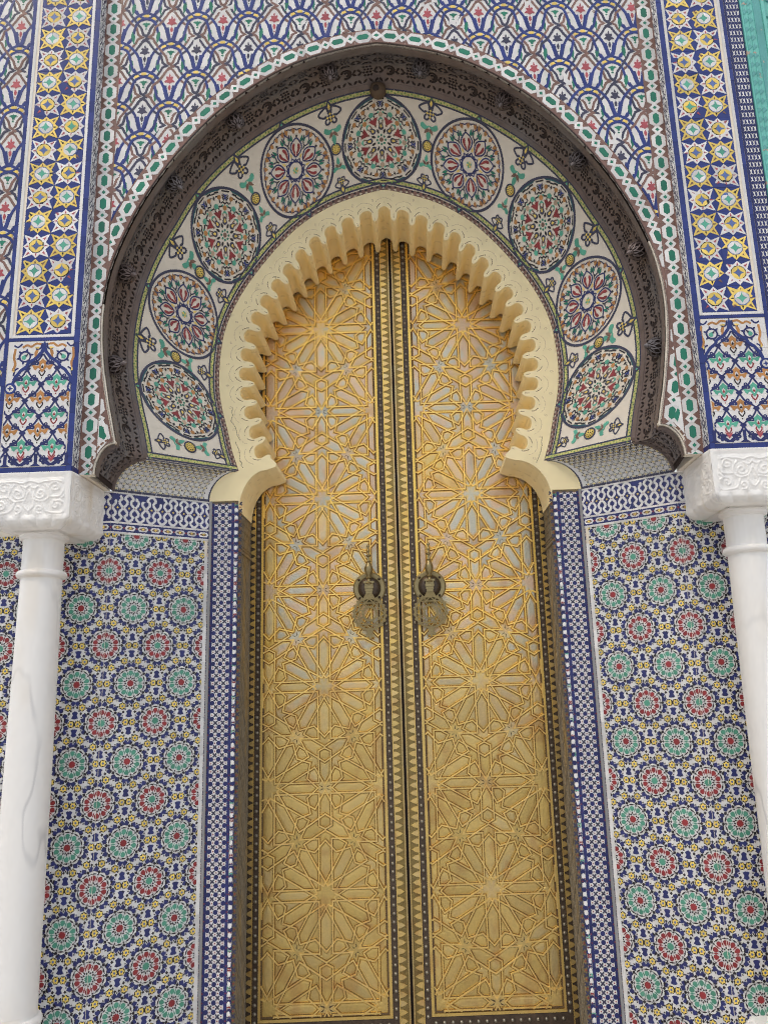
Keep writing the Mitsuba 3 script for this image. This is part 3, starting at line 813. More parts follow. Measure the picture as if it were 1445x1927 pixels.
for ang in (-9.4, 8.2, -30.2, 25.5, -48.5, 45.5, -71, 69.5, -92, 92):
    q = np.array([math.radians(ang) / TB])
    P = mapB(q, np.array([.50]), np.array([.006]))[0]
    d = np.array([CX - P[0], -.15, CZ - P[2]]); d /= np.linalg.norm(d); d = d + [0, -.45, -.1]
    cage, core, fin = knob(P, d)
    n = put(bz_k, 'knob', cage, 'bronze', smooth=50)
    put(n, 'core', core, 'cavity', smooth=True); put(n, 'finial', fin, 'bronze', smooth=40)

# a mud nest under the crown of the lining
nest = thing('mud_nest', "brown bird's mud nest under the crown of the bronze arch, above the top medallion", 'nest')
ns = trimesh.creation.icosphere(3)
nv = np.array(ns.vertices) * [.056, .055, .055]
nv *= (1 + .25 * (mikit.meshkit.fbm(nv * 30 + 5, 3) - .5))[:, None]
put(nest, 'mud', (nv + [-.03, YT - .012, CZ + rT(0.) - .045], np.array(ns.faces)), 'mud', smooth=True)
put(nest, 'opening', (nv * .42 + [-.040, YT - .052, CZ + rT(0.) - .058], np.array(ns.faces)), 'cavity', smooth=True)

# ------------------------------------------------------------------ medallion band
fun = thing('medallion_arch', 'cream splayed arch band with nine round mosaic medallions, inside the bronze lining', 'arch')
put(fun, 'backing', sheet(S_fun, -1, 1, 221, 0, 1, 9), 'stucco', smooth=True)
mapF = surfmap(S_fun)
LT, LI, LM = arclen(S_fun, 0.), arclen(S_fun, 1.), arclen(S_fun, .5)
def local_map(q0, t0):
    """A flat chart round one point of the band: (a, b) in metres, b towards the outer edge."""
    x0, z0 = gT(np.array([q0])); x1, z1 = gY(np.array([q0]))
    W = math.sqrt(float(x0 - x1) ** 2 + float(z0 - z1) ** 2 + (YY - YT) ** 2)
    e = 1e-3
    def f(a, b, h):
        t = t0 - b / W
        sp = np.linalg.norm(S_fun(np.full_like(t, q0 + e), t) - S_fun(np.full_like(t, q0 - e), t), axis=1) / (2 * e)
        return mapF(q0 + a / sp, t, h)
    return f, W
def borders():
    for outer in (True, False):
        L = (LT if outer else LI)[-1]
        lay = Lay()
        Wd = .62
        def strip(v0, v1, col, step, h=.004, tone=None):
            n = int(L / step)
            for k in range(n):
                a, b = -1 + 2 * (k + .015) / n, -1 + 2 * (k + .985) / n
                t0, t1 = (v0 / Wd, v1 / Wd) if outer else (1 - v1 / Wd, 1 - v0 / Wd)
                lay.add([(a, t0), (b, t0), (b, t1), (a, t1)], col, h, tone=tone)
        o = .006 if outer else .042
        strip(o, o + .010, 'slate', .06); strip(o + .011, o + .030, 'lime', .05); strip(o + .031, o + .041, 'slate', .06)
        n = int(L / .021)
        for k in range(n):
            a = -1 + 2 * (k + .5) / n
            w, t = .0062, (o + .0205 + (.004 if k % 2 else -.004)) / Wd
            t = t if outer else 1 - t
            lay.add([(a - w / L * 2, t), (a, t - w / Wd), (a + w / L * 2, t), (a, t + w / Wd)], 'leaf', .0052, .002)
        if not outer:
            strip(.004, .036, 'mauve', .055, .003); strip(.001, .004, 'slate', .05)
            n = int(L / .036)
            for k in range(n):
                a = -1 + 2 * (k + .5) / n
                for dt, cc in ((.012, 'sand'), (.028, 'black')):
                    t = 1 - (dt + .004 * (k % 2)) / Wd
                    w = .011
                    lay.add([(a - w / L * 2, t), (a, t - .0065 / Wd), (a + w / L * 2, t), (a, t + .0065 / Wd)], cc, .0045, .002)
        lay.emit(fun, mapF, name='border_tile', rest='small_outer_border_tiles' if outer else 'small_inner_border_tiles', most=0, tilt=0)
borders()
# the level border along both feet of the band
for s in (-1, 1):
    lay = Lay()
    for v0, v1, col in ((.003, .013, 'slate'), (.0145, .034, 'lime'), (.0355, .0455, 'slate')):
        for k in range(11):
            a, b = .015 + .968 * k / 11 + .001, .015 + .968 * (k + 1) / 11 - .001
            lay.add([(s * (1 - v0 / 2.9), a), (s * (1 - v1 / 2.9), a), (s * (1 - v1 / 2.9), b), (s * (1 - v0 / 2.9), b)], col, .0046)
    for k in range(28):
        t, q, w = .03 + k * .034, s * (1 - (.024 + (.004 if k % 2 else -.004)) / 2.9), .0055
        lay.add([(q - w / 2.9, t), (q, t - w / .6), (q + w / 2.9, t), (q, t + w / .6)], 'leaf', .0056, .002)
    lay.emit(fun, mapF, name='border_tile', rest='small_foot_border_tiles', most=0, tilt=0)
def ringsect(r0, r1, n, ph=0.):
    out = []
    for k in range(n):
        a = np.linspace(2 * PI * k / n + ph, 2 * PI * (k + 1) / n + ph, 3)
        out.append(np.vstack([np.stack([r1 * np.cos(a), r1 * np.sin(a)], 1), np.stack([r0 * np.cos(a[::-1]), r0 * np.sin(a[::-1])], 1)]))
    return out
def medal_A(R):
    m = Lay()
    for P in ringsect(R * .945, R, 32): m.add(P, 'slate', .0046)
    lobes = unary_union([Point(*pol(.70 * R, k * PI / 4)).buffer(.268 * R, 8) for k in range(8)] + [Point(0, 0).buffer(.915 * R, 12)])
    for P in ringsect(.76 * R, .945 * R, 24): m.add(Polygon(P).difference(lobes), 'teal', .0030)
    q = lambda P, a, r, k=1.: xf(np.asarray(P) * R * k, pol(r * R, a), a)
    for k in range(8):
        a, b = k * PI / 4, k * PI / 4 + PI / 8
        # outer lobe: bars, bow tie, chevrons, lozenges
        m.add(q([(-.014, -.10), (.014, -.10), (.014, .10), (-.014, .10)], a, .905), 'black', .0042)
        for e in (-1, 1):
            m.add(q([(-.02, -.060), (.016, -.048), (.016, .048), (-.02, .060)], a + e * .27, .885), 'black', .0042)
            m.add(q([(-.052, 0), (-.015, -.052), (.045, -.036), (.045, .036), (-.015, .052)], a + e * .205, .775), 'orange', .0042)
            m.add(band(q([(-.075, e * .025), (-.02, e * .068), (.0, e * .045), (.04, e * .085)], a, .785), .026 * R), 'black', .0042)
        m.add(q([(-.075, -.045), (0, -.016), (.065, -.072), (.04, 0), (.065, .072), (0, .016), (-.075, .045), (-.04, 0)], a, .79), 'cobalt', .0044)
        m.add(band(q([(-.02, -.11), (.015, -.05), (-.022, 0), (.015, .05), (-.02, .11)], a, .665), .027 * R), 'black', .0042)
        # middle ring
        m.add(q([(-.055, 0), (-.030, -.050), (.030, -.050), (.055, 0), (.030, .050), (-.030, .050)], a, .56), 'orange' if k % 2 else 'tan', .0044)
        for e in (-1, 1):
            m.add(q([(-.015, -.045), (.015, -.045), (.015, .045), (-.015, .045)], a + e * .20, .59), 'black', .0042)
            m.add(q([(-.04, -.012), (.04, -.012), (.04, .012), (-.04, .012)], b + e * .19, .70), 'black', .0042)
        m.add(q([(.06, 0), (.025, -.062), (-.05, -.042), (-.05, .042), (.025, .062)], b, .605), 'turq', .0044)
        m.add(q([(-.030, -.075), (.030, -.026), (.042, 0), (.030, .026), (-.030, .075), (0, 0)], a, .455), 'turq', .0044)
        m.add(q([(-.10, -.016), (.045, -.118), (.050, -.022), (.015, 0), (.050, .022), (.045, .118), (-.10, .016)], b, .455), 'red', .0044)
        m.add(q([(-.05, 0), (0, -.030), (.04, 0), (0, .030)], b, .78), 'black', .0042)
        # flower: eight almonds, eight seeds, a bead ring
        m.add(q(drop(.185, .125), a, .205), 'slate', .0040); m.add(q(drop(.10, .060), a, .25), 'yellow', .0050, .003)
        m.add(q(lens(.115, .052), b, .205), 'black', .0042)
        m.add(q(ngon(6, .026), a, .10), 'green', .0042)
    m.add(ngon(8, .050 * R), 'brown', .0042)
    for k in range(8):
        a, b = k * PI / 4, k * PI / 4 + PI / 8
        m.add(q([(-.014, -.06), (.014, -.06), (.014, .06), (-.014, .06)], b, .865), 'black', .0040)
        for e in (-1, 1):
            m.add(q([(-.012, -.05), (.012, -.05), (.012, .05), (-.012, .05)], b + e * .125, .80), 'black', .0040)
            m.add(q([(-.045, -.011), (.045, -.011), (.045, .011), (-.045, .011)], b + e * .10, .525), 'black', .0040)
            m.add(q(ngon(4, .026), a + e * .10, .61), 'turq', .0040)
            m.add(q([(-.05, -.012), (.05, -.012), (.05, .012), (-.05, .012)], a + e * .11, .385), 'brown', .0040)
        m.add(q(ngon(4, .030), b, .335), 'brown', .0040)
    return m
def medal_B(R):
    m = Lay()
    for P in ringsect(R * .945, R, 32): m.add(P, 'slate', .0046)
    q = lambda P, a, r, k=1.: xf(np.asarray(P) * R * k, pol(r * R, a), a)
    for k in range(8):
        a, b = k * PI / 4 + PI / 8, k * PI / 4
        # star of straps round the middle
        m.add(band(q([(-.05, -.135), (.075, 0), (-.05, .135)], a, .165), .022 * R), 'navy', .0046)
        m.add(band(q([(-.09, -.10), (.03, .0), (-.09, .10)], b, .235), .022 * R), 'navy', .0044)
        # wide drop-shaped loop round a pair of thin red leaves
        L = smooth(np.array([(-.19, .0), (-.13, .075), (-.04, .135), (.06, .140), (.16, .07), (.22, .0)]), 3)
        m.add(unary_union([band(q(L, a, .47), .028 * R), band(q(L * [1, -1], a, .47), .028 * R)]), 'navy', .0044)
        for e in (-1, 1):
            m.add(q(smooth([(-.13, e * .012), (-.06, e * .052), (.01, e * .085), (.075, e * .080), (.10, e * .040), (.055, e * .030), (.0, e * .040), (-.06, e * .016)], 2, True), a, .45, 1.2), 'red', .0042)
            m.add(q(drop(.15, .060), a + e * .20, .615), 'green', .0048)
            m.add(q(drop(.10, .045), a + e * .30, .64, 1.), 'green', .0046)
            for d in (.075, .30):
                m.add(q(smooth([(-.065, e * .02), (.0, e * .065), (.075, e * .04), (.025, e * .02), (.04, -e * .02), (-.02, -e * .01)], 2, True), a + e * d, .835), 'orange', .0048)
            t = np.linspace(-1.25, 1.25, 9)
            m.add(band(q(np.stack([.075 * np.cos(t), .105 * np.sin(t) + e * .085], 1), b, .80), .024 * R), 'slate', .0044)
            m.add(band(q(np.stack([.060 * np.cos(t), .085 * np.sin(t)], 1), a + e * .10, .82), .022 * R), 'navy', .0040)
            m.add(band(q([(-.10, e * .015), (-.02, e * .075), (.10, e * .10)], b, .66), .024 * R), 'slate', .0044)
            m.add(band(q([(-.05, e * .10), (.05, e * .02), (.12, -e * .05)], b, .72), .020 * R), 'navy', .0042)
        m.add(q(lens(.12, .030), b, .53), 'black', .0044)
        m.add(q(drop(.11, .042), b, .285), 'yellow', .0048); m.add(q(ngon(4, .032), a, .725), 'black', .0050)
    for k in range(6):
        m.add(xf(np.asarray(drop(.080, .060)) * R, (0, 0), k * PI / 3 + .5), 'yellow' if k % 2 else 'turq', .0052)
    return m
def weave(d, l, w, horn, top):
    """Basket knot: two straps each way, their lower ends looped, their upper ends drawn out to horns."""
    m = Lay()
    g = []
    u, v = np.array([1, 1]) / math.sqrt(2), np.array([-1, 1]) / math.sqrt(2)
    for a, b in ((u, v), (v, u)):
        s0 = 1 if a[0] > 0 else -1
        for k in (-1, 1): g.append(band([a * -l + b * d * k, a * l + b * d * k], w))
        t = np.linspace(-PI / 2, PI / 2, 9)
        g.append(band(np.array([a * (-l - d * 1.15 * math.cos(q)) + b * d * math.sin(q) for q in t]), w))           # the loop below
        P = [a * l - b * d * 1 if False else a * l + b * d, a * (l + horn * .45) + b * (d + horn * .25), a * (l + horn * .75) - b * (horn * .55), a * (l + horn * .05) - b * d * 2.0, a * l - b * d]
        g.append(band(smooth(P, 5), w, 'round'))
    m.add(unary_union(g).buffer(0), 'slate', .0046)
    if top:
        y = (l + d) / math.sqrt(2) * .5
        m.add(unary_union([band(smooth([(e * d, y + .006), (-e * .014, y + .030), (-e * .012, y + .052), (e * .004, y + .076)], 4), w, 'round') for e in (-1, 1)]), 'slate', .0050)
        m.add([(0, y + .024), (.009, y + .042), (0, y + .062), (-.009, y + .042)], 'yellow', .0056, .003)
    for x, y in ((0, d * 1.414), (d * 1.414, 0), (-d * 1.414, 0), (0, -d * 1.414), (0, 0)): m.add(np.array(ngon(4, d * .62)) + [x, y], 'yellow', .0052, .002)
    return m
def outer_knot():
    m = Lay(); m.motif(weave(.0135, .030, .0105, .058, True), (0, .030)); return m
def inner_knot():
    m = Lay(); m.motif(weave(.0110, .020, .0090, .040, True), (0, -.004), rot=PI); return m
def sprig(big):
    m = Lay()
    k = 1.0 if big else .82
    m.add(xf(np.array(drop(.062, .030)) * k, (0, -.014), -PI / 2), 'turq', .0046)
    for e in (-1, 1):
        m.add(np.array(smooth([(0, .02), (e * .020, .018), (e * .046, .034), (e * .058, .020), (e * .052, .004), (e * .028, -.006), (e * .010, .004)], 3, True)) * k, 'turq', .0046)
        m.add(xf(np.array(drop(.042, .020)) * k, (e * .002, .002), -PI / 2 + e * .75), 'brown', .0050)
    return m
def ball(r=.030):
    a = lathe([(r * math.cos(t), r * .62 * math.sin(t)) for t in np.linspace(0, PI / 2, 7)], 20)
    return a
OK_, IK_, SPB, SPS = outer_knot(), inner_knot(), sprig(True), sprig(False)
MQ = [0, .188, .402, .618, .838]                                      # places of the medallions along the band
MID = [(MQ[i] + MQ[i + 1]) / 2 for i in range(4)] + [.955]
for i, q0 in enumerate(MQ):
    for s in ((1,) if i == 0 else (-1, 1)):
        f, W = local_map(s * q0, .50)
        R = .5 * W - .044
        n = put(fun, 'medallion', sheet(lambda a, b: f(a, b, np.full_like(a, .0006)), -.001, .001, 2, -.001, .001, 2), 'stucco',
                label=('mosaic medallion of cream strapwork with red points round a small eight-petalled flower' if i % 2 == 0 else 'mosaic medallion of navy scrolls with eight pairs of red leaves and an orange rim'))
        (medal_A(R) if i % 2 == 0 else medal_B(R)).emit(n, f, name='inlay', rest='small_inlay', size=.030, most=40)
        lk = Lay()                                                     # loops that tie the ring to the borders
        for e in (-1, 1):
            lk.add(unary_union([band([(-.022, e * (R + .000)), (0, e * (R + .030)), (.022, e * (R + .000))], .012, 'round')]), 'slate', .0052)
            lk.add(np.array(ngon(4, .008)) + [0, e * (R + .010)], 'turq', .0056)
        lk.emit(n, f, name='tie', rest='ties', most=0)
for i, q0 in enumerate(MID):
    for s in (-1, 1):
        last = i == 4
        sh = .0
        f, W = local_map(s * q0, .50)
        lay = Lay()
        if not last:
            lay.motif(OK_, (0, W * .5 - .152), sc=1.12); lay.motif(SPB, (0, W * .5 - .215), sc=1.1)
            lay.motif(IK_, (0, -W * .5 + .140), sc=1.0); lay.motif(SPS, (0, -W * .5 + .232), rot=PI)
            yb = .012
        else:
            lay.motif(OK_, (0, W * .5 - .160), sc=.72); lay.motif(SPS, (-s * .012, W * .5 - .215), rot=-.4 * s)
            lay.motif(IK_, (0, -W * .5 + .130), sc=.80, rot=.5 * s); lay.motif(SPS, (-s * .010, -W * .5 + .205), rot=PI)
            yb = .0
        lay.emit(fun, f, name='ornament', rest='small_ornament_tiles', size=.034, most=30)
        bm = ball()
        X = f(bm[0][:, 0], bm[0][:, 1] + yb, bm[0][:, 2] + .002)
        bk = put(fun, 'boss', (X, bm[1]), 'glaze', uv=np.tile([(NAMES.index('yellow') + .5) / NP, .75], (len(X), 1)), label='domed yellow boss with black dots')
        rg = Lay(); rg.add(Point(0, yb).buffer(.040, 10).difference(Point(0, yb).buffer(.0315, 10)), 'slate', .0050)
        r_ = .030
        for ring, (rad, nn) in enumerate(((0, 1), (.0125, 6), (.0225, 11))):
            for k in range(nn):
                a = 2 * PI * k / nn + ring * .3
                hh = .002 + r_ * .62 * math.sqrt(1 - (rad / r_) ** 2)
                rg.add(np.array(ngon(6, .0040)) + np.array(pol(rad, a)) + [0, yb], 'black', hh + .0012, hh - .003, tone=.5)
        rg.emit(bk, f, name='dot', rest='dots', most=0, tilt=0)

# ================================================================== the scalloped plaster arch
sc = thing('scalloped_arch', 'pale yellow plaster arch with thirty-odd fluted scallops framing the top of the brass door', 'arch')
NF = 33
def tipr(t): return rY(t) - .232
tF = math.radians(122.0)
tg = np.linspace(-tF, tF, 2001)
tx, tz = arc(tipr, tg)
TL = np.r_[0, np.cumsum(np.hypot(np.diff(tx), np.diff(tz)))]
fw = TL[-1] / NF
prof = [(-.500, .000), (-.455, -.006), (-.41, .004), (-.36, .014), (-.335, .030), (-.335, .052)] + [(-.335 * math.cos(a), .058 + .040 * math.sin(a)) for a in np.linspace(.12, PI - .12, 11)] + [(.335, .052), (.335, .030), (.36, .014), (.41, .004), (.455, -.006)]
inner = []
for k in range(NF):
    for u, d in prof:
        l = (k + .5 + u) * fw
        t = np.interp(l, TL, tg)
        x, z = arc(tipr, t)
        nx, nz = math.sin(t), math.cos(t)
        inner.append((float(x + nx * d), float(z + nz * d)))
inner = np.array(inner)
oy = np.linspace(-TY, TY, 140)
ox, oz = arc(rY, oy)
cl = np.stack(foot(ox[0], oz[0], -XE, ZC, 10), 1)
cr = np.stack(foot(ox[-1], oz[-1], XE, ZC, 10), 1)
def inner_foot(s, tip):
    """From the last flute to the jamb: a blunt nose and a hollow underneath."""
    x, z = tip
    n = [(x - s * .000, z - .012), (x - s * .040, z - .050), (x - s * .038, z - .072), (x - s * .012, z - .082)]
    hx, hz = foot(x - s * (-.02), z - .092, s * (XJ - .006), ZC - .068, 9)
    return np.array(n + list(zip(hx, hz)))
iL, iR = inner_foot(-1, inner[0]), inner_foot(1, inner[-1])
ring = np.vstack([cl[::-1], np.stack([ox, oz], 1)[1:-1], cr, [[XE, ZC], [XJ - .003, ZC]], iR[::-1], inner[::-1], iL, [[-XJ + .003, ZC]]])
RG = Polygon(ring).buffer(0)
RG = max(getattr(RG, 'geoms', [RG]), key=lambda g: g.area)
V, F = slab(RG, YY - .012, -.028)
put(sc, 'face_and_flutes', (V, F), 'plaster')
# incised drawing on the face
inc = Lay()
for k in range(NF):
    t = float(np.interp((k + .5) * fw, TL, tg))
    x, z = arc(tipr, t)
    o = np.array([x, z]); rot = -t
    def loc(P): return xf(P, o, rot)
    a = np.linspace(.25, PI - .25, 9)
    for s0, s1 in ((.30, 1.15), (2.0, 2.85)):
        aa = np.linspace(s0, s1, 5)
        inc.add(band(loc(np.stack([.057 * np.cos(aa), .060 + .066 * np.sin(aa)], 1)), .0042), 'brown', .0006, -.003, tone=.2)
    inc.add(loc(np.array(ngon(5, .0032)) + [.0, .127]), 'brown', .0006, -.003, tone=.2)
    aa = np.linspace(.55, PI - .55, 9)
    inc.add(band(loc(np.stack([.070 * np.cos(aa), .098 + .066 * np.sin(aa)], 1)), .0022), 'tan', .0004, -.003, tone=.3)
    inc.add(loc(np.array([(fw / 2 - .0022, .004), (fw / 2 + .0022, .004), (fw / 2 + .0012, .034), (fw / 2 - .0012, .034)])), 'brown', .0006, -.003, tone=.2)
    lp = loc(np.array(lens(.024, .014)) @ np.array([[0, 1], [-1, 0]]) + [fw / 2, .178])
    inc.add(Polygon(lp).difference(Polygon(lp).buffer(-.0022)), 'tan', .0006, -.003, tone=.3)
rc = random.Random(3)
for x0, z0, n in ((-1.075, 3.90, 12), (-1.05, 3.66, 9), (.99, 3.62, 8), (-.80, 4.86, 7)):
    x, z, P = x0, z0, [(x0, z0)]
    for i in range(n):
        x += rc.uniform(-.010, .016) * (1 if x0 < 0 else -1); z -= rc.uniform(.012, .028); P.append((x, z))
    inc.add(band(P, .0028, 'round'), 'black', .0006, -.003, tone=.4)
inc.clip(RG.buffer(-.003)).emit(sc, planey(YY - .012), 'matte', name='incision', rest='incised_lines', most=0, tilt=0)

# ================================================================== the lower walls beside the door
DX, DY = XF - XE, YT - .004 - YY
SL = math.hypot(DX, DY)                                            # length of the splayed part
def wall_map(s):
    """u runs along the wall from the jamb, past the corner at SL; v is the height."""
    def f(u, v, h):
        k = np.minimum(u, SL) / SL
        x = XE + DX * k + np.maximum(u - SL, 0)
        y = YY + DY * k
        nx, ny = -DY / SL * np.sign(1), 0
        n1 = np.array([DY / SL, -DX / SL])
        on = u <= SL
        hx, hy = np.where(on, n1[0], 0.), np.where(on, n1[1], -1.)
        return np.stack([s * (x + hx * h), y + hy * h, v], 1)
    return f
UE = SL + 1.05

def rosette_motif(petal, core):
    A, m = .306, Lay()
    q = lambda P, a, r, k=1.: xf(np.asarray(P) * A * k, pol(r * A, a), a)
    m.add(star(10, .070 * A, .053 * A, PI / 10), core, .0042)
    for k in range(10):
        a, b = PI / 10 + k * PI / 5, k * PI / 5
        m.add(q([(-.022, 0), (0, -.016), (.022, 0), (0, .016)], b, .092), 'black', .0040)
        m.add(q([(-.022, 0), (0, -.017), (.022, 0), (0, .017)], a, .115), 'black', .0040)
        m.add(q([(-.052, 0), (-.012, -.036), (.022, -.043), (.046, -.026), (.054, 0), (.046, .026), (.022, .043), (-.012, .036)], a, .190), petal, .0042)
        m.add(q([(-.056, 0), (0, -.0135), (.056, 0), (0, .0135)], b, .184), petal, .0040)
        m.add(q([(0, -.066), (.0135, 0), (0, .066), (-.0135, 0)], a, .268), 'black', .0040)
        m.add(q(star(4, .027, .010), b, .258), 'black', .0040)
        m.add(q(ngon(4, .032), b, .305), 'black', .0040)
        for e in (-1, 1):
            m.add(q([(0, -.022), (.019, 0), (0, .022), (-.019, 0)], b + e * .165, .318), 'black', .0038)
            m.add(q([(-.030, 0), (0, -.010), (.030, 0), (0, .010)], b + e * .085, .352), 'black', .0038)
        # the blue shoe outside every petal, split by a white arrow
        m.add(q([(-.032, -.072), (-.018, 0), (-.032, .072), (.024, .076), (.062, .046), (.046, .020), (.008, .0), (.046, -.020), (.062, -.046), (.024, -.076)], a, .338, 1.0), 'ultra', .0040)
        m.add(q([(-.018, 0), (0, -.013), (.018, 0), (0, .013)], a, .395), 'black', .0038)
    return m
def between_motif():
    A, m = .306, Lay()
    def hexstar(x, y, a=0.):
        m.add(np.array(ngon(6, .072 * A, a)) + np.array([x, y]) * A, 'black', .0036)
        m.add(np.array(star(6, .068 * A, .041 * A, a)) + np.array([x, y]) * A, 'yellow', .0046, .002)
        m.add(np.array(ngon(6, .020 * A, a)) + np.array([x, y]) * A, 'lblue', .0054, .003)
    for e in (-1, 1):
        hexstar(e * .062, 0)
        for f in (-1, 1):
            hexstar(e * .130, f * .300, PI / 6)
            for x, y, r in ((.110, .190, .028), (.036, .302, .026), (.178, .085, .026), (.060, .385, .020), (.075, .240, .018), (.030, .110, .016), (.205, .16, .022), (.215, .29, .018)):
                m.add(np.array(ngon(4, r)) * A + np.array([e * x, f * y]) * A, 'black', .0040)
        m.add(np.array([(-.066, e * .222), (-.040, e * .175), (-.076, e * .118), (-.030, e * .100), (.030, e * .100), (.076, e * .118), (.040, e * .175), (.066, e * .222), (0, e * .262)]) * [.84, .92] * A, 'ultra', .0042)
    m.add(np.array([(0, .034), (.020, 0), (0, -.034), (-.020, 0)]) * A, 'black', .0058, .003)
    return m
ROS_R, ROS_G, BETW = rosette_motif('red', 'jade'), rosette_motif('jade', 'red'), between_motif()
ROS_G2 = Lay(); ROS_G2.motif(ROS_G, recol={'red': 'jade'})
def frieze(lay, u1):
    # white arcade bands crossing on blue
    z0, z1 = 3.068, 3.243
    n = int(u1 / .0625)
    P = u1 / n
    for k in range(n):
        for j in range(2):
            lay.add(box(k * P + .0004, z0 + (z1 - z0) * j / 2 + .0004, (k + 1) * P - .0004, z0 + (z1 - z0) * (j + 1) / 2 - .0004), 'ultra', .0028)
    zm, hh = (z0 + z1) / 2, (z1 - z0) / 2
    L = []
    for k in range(-1, n + 1):
        for e in (-1, 1):
            for f in (-1, 1):
                c = k * P + P / 2
                L.append(band(smooth([(c - e * P * .50, zm), (c - e * P * .18, zm + f * hh * .30), (c - e * P * .20, zm + f * hh * .52), (c - e * P * .36, zm + f * hh * .62), (c - e * P * .30, zm + f * hh * .78), (c - e * P * .10, zm + f * hh * .93), (c, zm + f * hh * .95)], 3), .0150, 'round'))
    g = unary_union(L).intersection(box(.001, z0, u1 - .001, z1))
    for k in range(n):
        lay.add(g.intersection(box(k * P, z0, (k + 1) * P, z1)).simplify(.0004), 'white', .0042, tone=.6)
        lay.add(np.array(ngon(4, .0075)) + [k * P + P / 2, zm], 'yellow', .0048); lay.add(np.array(ngon(4, .004)) + [k * P, zm], 'red', .0056, .003)
    def row(a, b, col, step, h=.004):
        m = max(1, round(u1 / step))
        for k in range(m): lay.add(box(u1 * k / m + .0006, a, u1 * (k + 1) / m - .0006, b), col, h)
    row(3.244, 3.252, 'white', .09); row(3.056, 3.067, 'white', .10)
    row(3.006, 3.055, 'ultra', .042, .0030)
    n = round(u1 / .082); P = u1 / n
    for k in range(n):
        c, z = (k + .5) * P, 3.0305
        lay.add(np.array([(-.033, 0), (-.022, .0155), (.022, .0155), (.033, 0), (.022, -.0155), (-.022, -.0155)]) + [c, z], 'white', .0042)
        lay.add(np.array(lens(.046, .018)) + [c, z], 'brown', .0052, .003); lay.add(np.array(star(4, .012, .005)) + [c, z], 'yellow', .0062, .004)
        lay.add(np.array(ngon(4, .007)) + [c + P / 2, z], 'red', .0046)
    row(ZP - .004, 3.005, 'white', .11)

